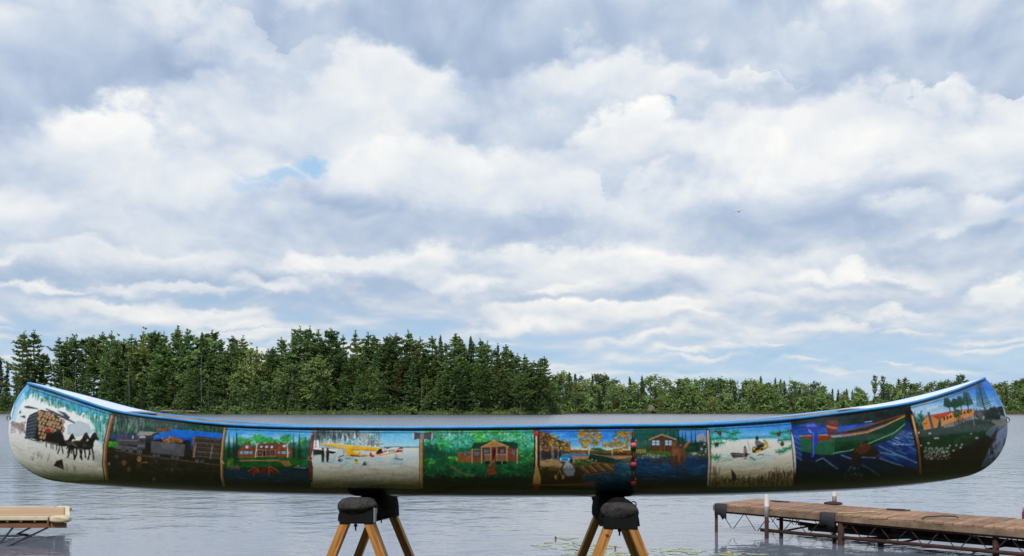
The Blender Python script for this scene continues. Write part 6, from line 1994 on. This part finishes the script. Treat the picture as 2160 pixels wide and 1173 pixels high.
def right_dock():
    A = Vector((3.58, 17.40, .50))
    e = Vector((.700, -.714, 0)).normalized()
    n = Vector((-e.y, e.x, 0))
    if n.y < 0:
        n = -n
    W, L = 1.36, 7.0
    root = thing('wooden_dock', 'weathered plank dock on rusty steel trusses at the lower right', 'dock', (A.x + e.x * 3, A.y + e.y * 3, 0))
    ang = math.atan2(e.y, e.x)
    M = Matrix.Rotation(ang, 3, 'Z')
    pos = lambda s, w, z: Vector((A.x, A.y, 0)) + e * s + n * w + Vector((0, 0, z))
    r = random.Random(8)
    base = MB().box((0, 0, 0), (.136, W, .032)).mesh('plank')
    base.materials.append(MAT_DECK)
    s = .07
    while s < L:
        o = link('plank', base, root, .004)
        p = pos(s, W / 2 + r.uniform(-.012, .012), .485 + r.uniform(-.003, .003))
        o.location = p - root.location
        o.rotation_euler = (r.uniform(-.006, .006), r.uniform(-.012, .012), ang + r.uniform(-.006, .006))
        s += .1425
    # stringers under the planks
    for w in (.02, W - .02):
        MB().box(pos(L / 2, w, .424), (L, .045, .09), M).obj('stringer', MAT_DECKEDGE, root, bevel=.004)
    MB().box(pos(-.012, W / 2, .43), (.04, W, .10), M).obj('end_board', MAT_DECKEDGE, root, bevel=.004)
    # trusses
    for w in (.05, W - .05):
        t = MB()
        t.box(pos(L / 2, w, .362), (L, .05, .032), M)
        t.obj('top_chord', MAT_RUSTY, root)
        t = MB()
        a, b = pos(.9, w, .115), pos(L, w, .150)
        t.tube([a, b], .030, 8)
        t.obj('bottom_chord', MAT_RUSTY, root, True)
        zz = MB()
        s = .12
        k = 0
        while s < L - .3:
            z1 = .12 if s > .8 else .09
            zz.tube([pos(s, w, .35), pos(s + .20, w, z1)], .0075, 6)
            zz.tube([pos(s + .24, w, z1), pos(s + .44, w, .35)], .0075, 6)
            s += .48
        zz.obj('truss_rods', MAT_RUSTY, root, True)
    for s in (2.6, 5.2):
        MB().tube([pos(s, .05, .12), pos(s + .9, W - .05, .14)], .028, 8).obj('cross_brace', MAT_RUSTY, root, True)
    # joists added to darken the underside of the deck, sagging pipes and lower braces
    s = .25
    while s < L:
        MB().box(pos(s, W / 2, .405), (.05, W - .14, .10), M).obj('added_joist', MAT_RUSTY, root)
        s += .6
    MB().tube([pos(1.6, W * .3, .17), pos(L, W * .55, .20)], .040, 8).obj('pipe', MAT_RUBBER, root, True)
    MB().tube([pos(1.9, W * .7, .22), pos(L, W * .9, .12)], .036, 8).obj('pipe', MAT_RUBBER, root, True)
    for s in (1.2, 3.2, 4.4):
        MB().tube([pos(s, .06, .10), pos(s + .75, W - .06, .30)], .016, 6).obj('cross_brace', MAT_RUSTY, root, True)
        MB().tube([pos(s, .06, .32), pos(s + .75, W - .06, .10)], .016, 6).obj('cross_brace', MAT_RUSTY, root, True)
    # posts and their sleeves
    for s, w, zt, rr_ in ((.02, .03, .46, .028), (.55, W - .05, .46, .03), (1.15, .30, .44, .03), (2.35, .07, .44, .055), (2.45, W - .1, .44, .05), (4.7, .10, .44, .045), (4.9, W - .1, .44, .045)):
        MB().tube([pos(s, w, -1.6), pos(s, w, zt)], rr_, 10).obj('support_post', MAT_RUSTY, root, True)
    for s, w, z0, z1 in ((1.09, -.075, .36, 1.02), (1.53, W + .07, .47, 1.0)):
        MB().tube([pos(s, w, -1.6), pos(s, w, z0 + .1)], .036, 12).obj('guide_post', MAT_RUSTY, root, True)
        pv = MB()
        pv.lathe(tuple(pos(s, w, 0)), [(.037, z0), (.037, z0 + .16), (.041, z0 + .165), (.041, z0 + .19), (.038, z0 + .195), (.038, z1), (.03, z1 + .02)], 16)
        pv.obj('pipe_sleeve', MAT_PVC, root, True)
    q = pos(1.53, W + .03, .505)
    MB().lathe(tuple(q), [(.16, 0), (.15, .03), (.07, .045)], 14).obj('post_collar', MAT_RUSTY, root, True)
    # rubber fenders folded over the edge
    for s, ln, dz in ((.14, .24, .20), (2.16, .26, .20)):
        f = MB()
        ns = 7
        vs = []
        for i in range(ns):
            u = s - ln / 2 + ln * i / (ns - 1)
            sag = .02 * math.sin(i * 2.1) + (.05 if i > 3 else 0)
            for (w, z) in ((.10, .508), (.0, .512), (-.022, .50), (-.030, .42), (-.026, .50 - dz - sag)):
                vs.append(pos(u, w, z))
        fs = [(i * 5 + j, i * 5 + j + 1, (i + 1) * 5 + j + 1, (i + 1) * 5 + j) for i in range(ns - 1) for j in range(4)]
        f.add(vs, fs)
        o = f.obj('rubber_fender', MAT_RUBBER, root, True)
        so = o.modifiers.new('thick', 'SOLIDIFY')
        so.thickness = .012
    # loose things on the deck
    rp = MB()
    rp.tube([pos(2.33, .02, .512), pos(2.5, .12, .52), pos(2.62, .28, .535), pos(2.80, .42, .53), pos(2.83, .40, .512)], .011, 6)
    tag(rp.obj('mooring_rope', MAT_ROPE, smooth=True), 'short pale rope lying on the dock beside the middle fender', 'rope')
    rp = MB()
    pts = [pos(2.62 + .30 * t / 20 + .07 * math.cos(t * 1.3), W - .18 + .06 * math.sin(t * 1.3), .512 + .002 * t / 4) for t in range(21)]
    rp.tube(pts, .010, 6)
    tag(rp.obj('coiled_rope', MAT_RUBBER, smooth=True), 'dark coiled rope on the far edge of the right dock', 'rope')
    rp = MB()
    rp.tube([pos(3.62, .14, .512), pos(3.60, .30, .53), pos(3.78, .48, .545), pos(3.98, .52, .55), pos(4.02, .50, .53)], .010, 6)
    tag(rp.obj('hooked_cord', MAT_RUBBER, smooth=True), 'black hooked cord standing up from the right dock planks', 'cord')
    mt = MB()
    mt.box(pos(.62, W - .20, .510), (.36, .10, .012), M)
    tag(mt.obj('rubber_mat', MAT_RUBBER, bevel=.003), 'small flat black mat near the outer end of the right dock', 'mat')


def left_dock():
    x1, y0, y1, zt = -7.46, 16.62, 18.25, .360
    x0 = -13.0
    root = thing('vinyl_dock', 'tan dock with cream corner bumpers and thin black struts at the lower left', 'dock', (-9.5, 17.4, 0))
    nb = 11
    wv = (y1 - y0) / nb
    for i in range(nb):
        y = y0 + wv * (i + .5)
        xe = x1 - .10 - .74 * (i + .5) / nb
        b = MB().box(((x0 + xe) / 2, y, zt - .015), (xe - x0, wv - .010, .03))
        b.obj('deck_board', MAT_TAN, root, bevel=.004)
    MB().box((x1 - .05 - .37, (y0 + y1) / 2, zt - .012), (.07, (y1 - y0) * 1.08, .034), Matrix.Rotation(math.atan2(.74, y1 - y0), 3, 'Z')).obj('end_trim', MAT_CREAM, root, bevel=.006)
    for y, xe in ((y0 - .03, x1 - .36), (y1 + .03, x1 - 1.06)):
        MB().box(((x0 + xe) / 2, y, zt - .028), (xe - x0, .045, .062)).obj('edge_trim', MAT_CREAM, root, bevel=.008)
    for y in (y0 + .02, y1 - .02):
        xe = x1 - .08 if y < 17.4 else x1 - .83
        MB().box(((x0 + xe) / 2, y, zt - .150), (xe - x0, .05, .082)).obj('frame_beam', MAT_BROWN, root, bevel=.004)
        MB().box(((x0 + xe) / 2, y + .03, zt - .085), (xe - x0 - .1, .02, .05)).obj('gap_shade_strip', MAT_RUBBER, root)  # black strip standing for the shade in the gap below the trim
    for i in range(9):
        x = x1 - .60 - i * .23
        MB().box((x, y0 - .012, zt - .076), (.035, .016, .034)).obj('trim_clip', MAT_CREAM, root)
    # cream corner bumpers
    for (cx, cy, s) in ((x1 - .155, y0 - .03, 1.0), (x1 - .87, y1 + .01, .85)):
        lumpy((cx, cy, zt - .042), (.165 * s, .085, .066 * s), 12, .3).obj('corner_bumper', MAT_CREAM, root, True)
    MB().box((x1 - .36, y0 - .035, zt - .070), (.03, .03, .10)).obj('bumper_bracket', MAT_BROWN, root, bevel=.002)
    # struts down to the lake bed
    for a, b in (((28, 1112, 16.66), (-1, 1147, 15.90)), ((103, 1112, 16.66), (18, 1152, 15.63)), ((66, 1112, 17.5), (38, 1126, 17.16)), ((-40, 1112, 17.5), (-60, 1130, 16.9))):
        p, q = at(*a), at(*b)
        d = (q - p)
        q = p + d * ((p.z + .5) / max(.05, p.z - q.z))
        MB().tube([p, q], .016, 8).obj('strut', MAT_RUBBER, root, True)
    for x in (-9.6, -12.0):
        for y in (y0 + .08, y1 - .08):
            MB().tube([(x, y, -1.5), (x, y, zt - .11)], .03, 10).obj('support_post', MAT_RUBBER, root, True)


right_dock()
left_dock()

# buoy at the right edge
p = at(2172, HZ, 18.2)
root = thing('mooring_buoy', 'white-topped red buoy cut off by the right edge of the picture', 'buoy', (p.x, p.y, 0))
MB().lathe((p.x, p.y, 0), [(.10, -.2), (.13, 0), (.13, .26), (.12, .28)], 18).obj('float_body', pmat('buoy_red', lin((150, 30, 40)), lin((120, 24, 34)), 5, .45), root, True)
MB().lathe((p.x, p.y, 0), [(.12, .281), (.12, .38), (.09, .42), (.03, .43)], 18).obj('cap', MAT_PVC, root, True)


# ------------------------------------------------------------------ lily pads
MAT_PAD = pmat('lily_leaf', lin((150, 164, 128)), lin((128, 146, 112)), 9, .25, rand=.2)
MAT_PAD2 = pmat('lily_leaf_old', lin((164, 120, 80)), lin((140, 140, 90)), 9, .4, rand=.2)
pads = []
for k in range(4):
    r = random.Random(40 + k)
    mb = MB()
    n = 16
    vs = [(0, 0, .004)]
    for i in range(n + 1):
        a = .22 + (6.283 - .44) * i / n
        q = 1 + .06 * math.sin(3 * a + k)
        vs.append((math.cos(a) * q, math.sin(a) * q * .86, .004 + .03 * max(0, math.sin(a * 2 + k)) * (k % 2)))
    mb.add(vs, [(0, i, i + 1) for i in range(1, n + 1)])
    me = mb.mesh('lily_pad')
    me.materials.append(MAT_PAD2 if k == 3 else MAT_PAD)
    pads.append(me)
r = random.Random(77)
for (px, py, rx, ry, n, who) in ((1215, 1152, 95, 9, 64, 'between the sawhorses'), (1195, 1137, 34, 3, 14, 'between the sawhorses'), (1265, 1169, 75, 6, 50, 'between the sawhorses'), (1415, 1163, 65, 8, 40, 'right of the sawhorses'), (1560, 1170, 60, 5, 14, 'right of the sawhorses')):
    for i in range(n):
        a, q = r.uniform(0, 6.28), math.sqrt(r.random())
        x, y = px + rx * q * math.cos(a), py + ry * q * math.sin(a)
        d = EYE * FPX / (y - HZ)
        p = at(x, HZ, d)
        o = link('lily_pad', pads[r.choice([0, 1, 2, 0, 1, 2, 0, 1, 3])])
        s = r.uniform(.03, .10)
        o.location = (p.x, p.y, .002 + r.uniform(0, .003))
        o.scale = (s, s, s)
        o.rotation_euler = (r.uniform(-.015, .015), r.uniform(-.015, .015), r.uniform(0, 6.28))
        tag(o, 'small green lily pad floating on the water ' + who, 'lily pad', 'lily pads ' + who)
for (px, py, who, cc) in ((1172, 1138, 'curled brown lily leaf standing up among the pads between the sawhorses', (110, 66, 40)), (1537, 1170, 'yellow lily bud on the water left of the right dock', (226, 190, 40)), (1298, 1158, 'reddish curled lily leaf beside the right sawhorse\'s near leg', (170, 84, 50))):
    d = EYE * FPX / (py - HZ)
    p = at(px, HZ, d)
    mb = lumpy((p.x, p.y, .028), (.017, .014, .022), px, 0)
    mb.tube([(p.x, p.y, -.2), (p.x, p.y, .02)], .006, 6)
    tag(mb.obj('lily_bud' if px == 1537 else 'lily_leaf', pmat('lily_%d' % px, lin(cc), tuple(.7 * v for v in lin(cc)), 30, .5), smooth=True), who, 'lily bud' if px == 1537 else 'lily leaf')

# ------------------------------------------------------------------ bird in the sky
p = at(1558, 447, 130)
root = thing('flying_bird', 'tiny dark bird gliding in the sky on the right', 'bird', tuple(p))
MAT_BIRD = pmat('bird_feathers', (.04, .038, .04), (.08, .075, .07), 8, .8)
bd = MB()
bd.tube([p + Vector((-.22, 0, -.01)), p + Vector((-.12, 0, .0)), p + Vector((.05, 0, .01)), p + Vector((.17, 0, .02)), p + Vector((.24, 0, .02))], [.02, .055, .07, .04, .01], 10)
bd.obj('body', MAT_BIRD, root, True)
for sg in (-1, 1):
    w = MB()
    vs = []
    for i, (x, y, z, c) in enumerate(((.02, .05, .03, .13), (.03, .25, .10, .12), (.0, .45, .10, .08), (-.08, .62, .06, .02))):
        vs += [p + Vector((x + c / 2, sg * y, z)), p + Vector((x - c / 2, sg * y, z - .01))]
    w.add(vs, [(0, 1, 3, 2), (2, 3, 5, 4), (4, 5, 7, 6)])
    o = w.obj('wing', MAT_BIRD, root)
    so = o.modifiers.new('thick', 'SOLIDIFY')
    so.thickness = .012
root.rotation_euler = (0, 0, R(50))
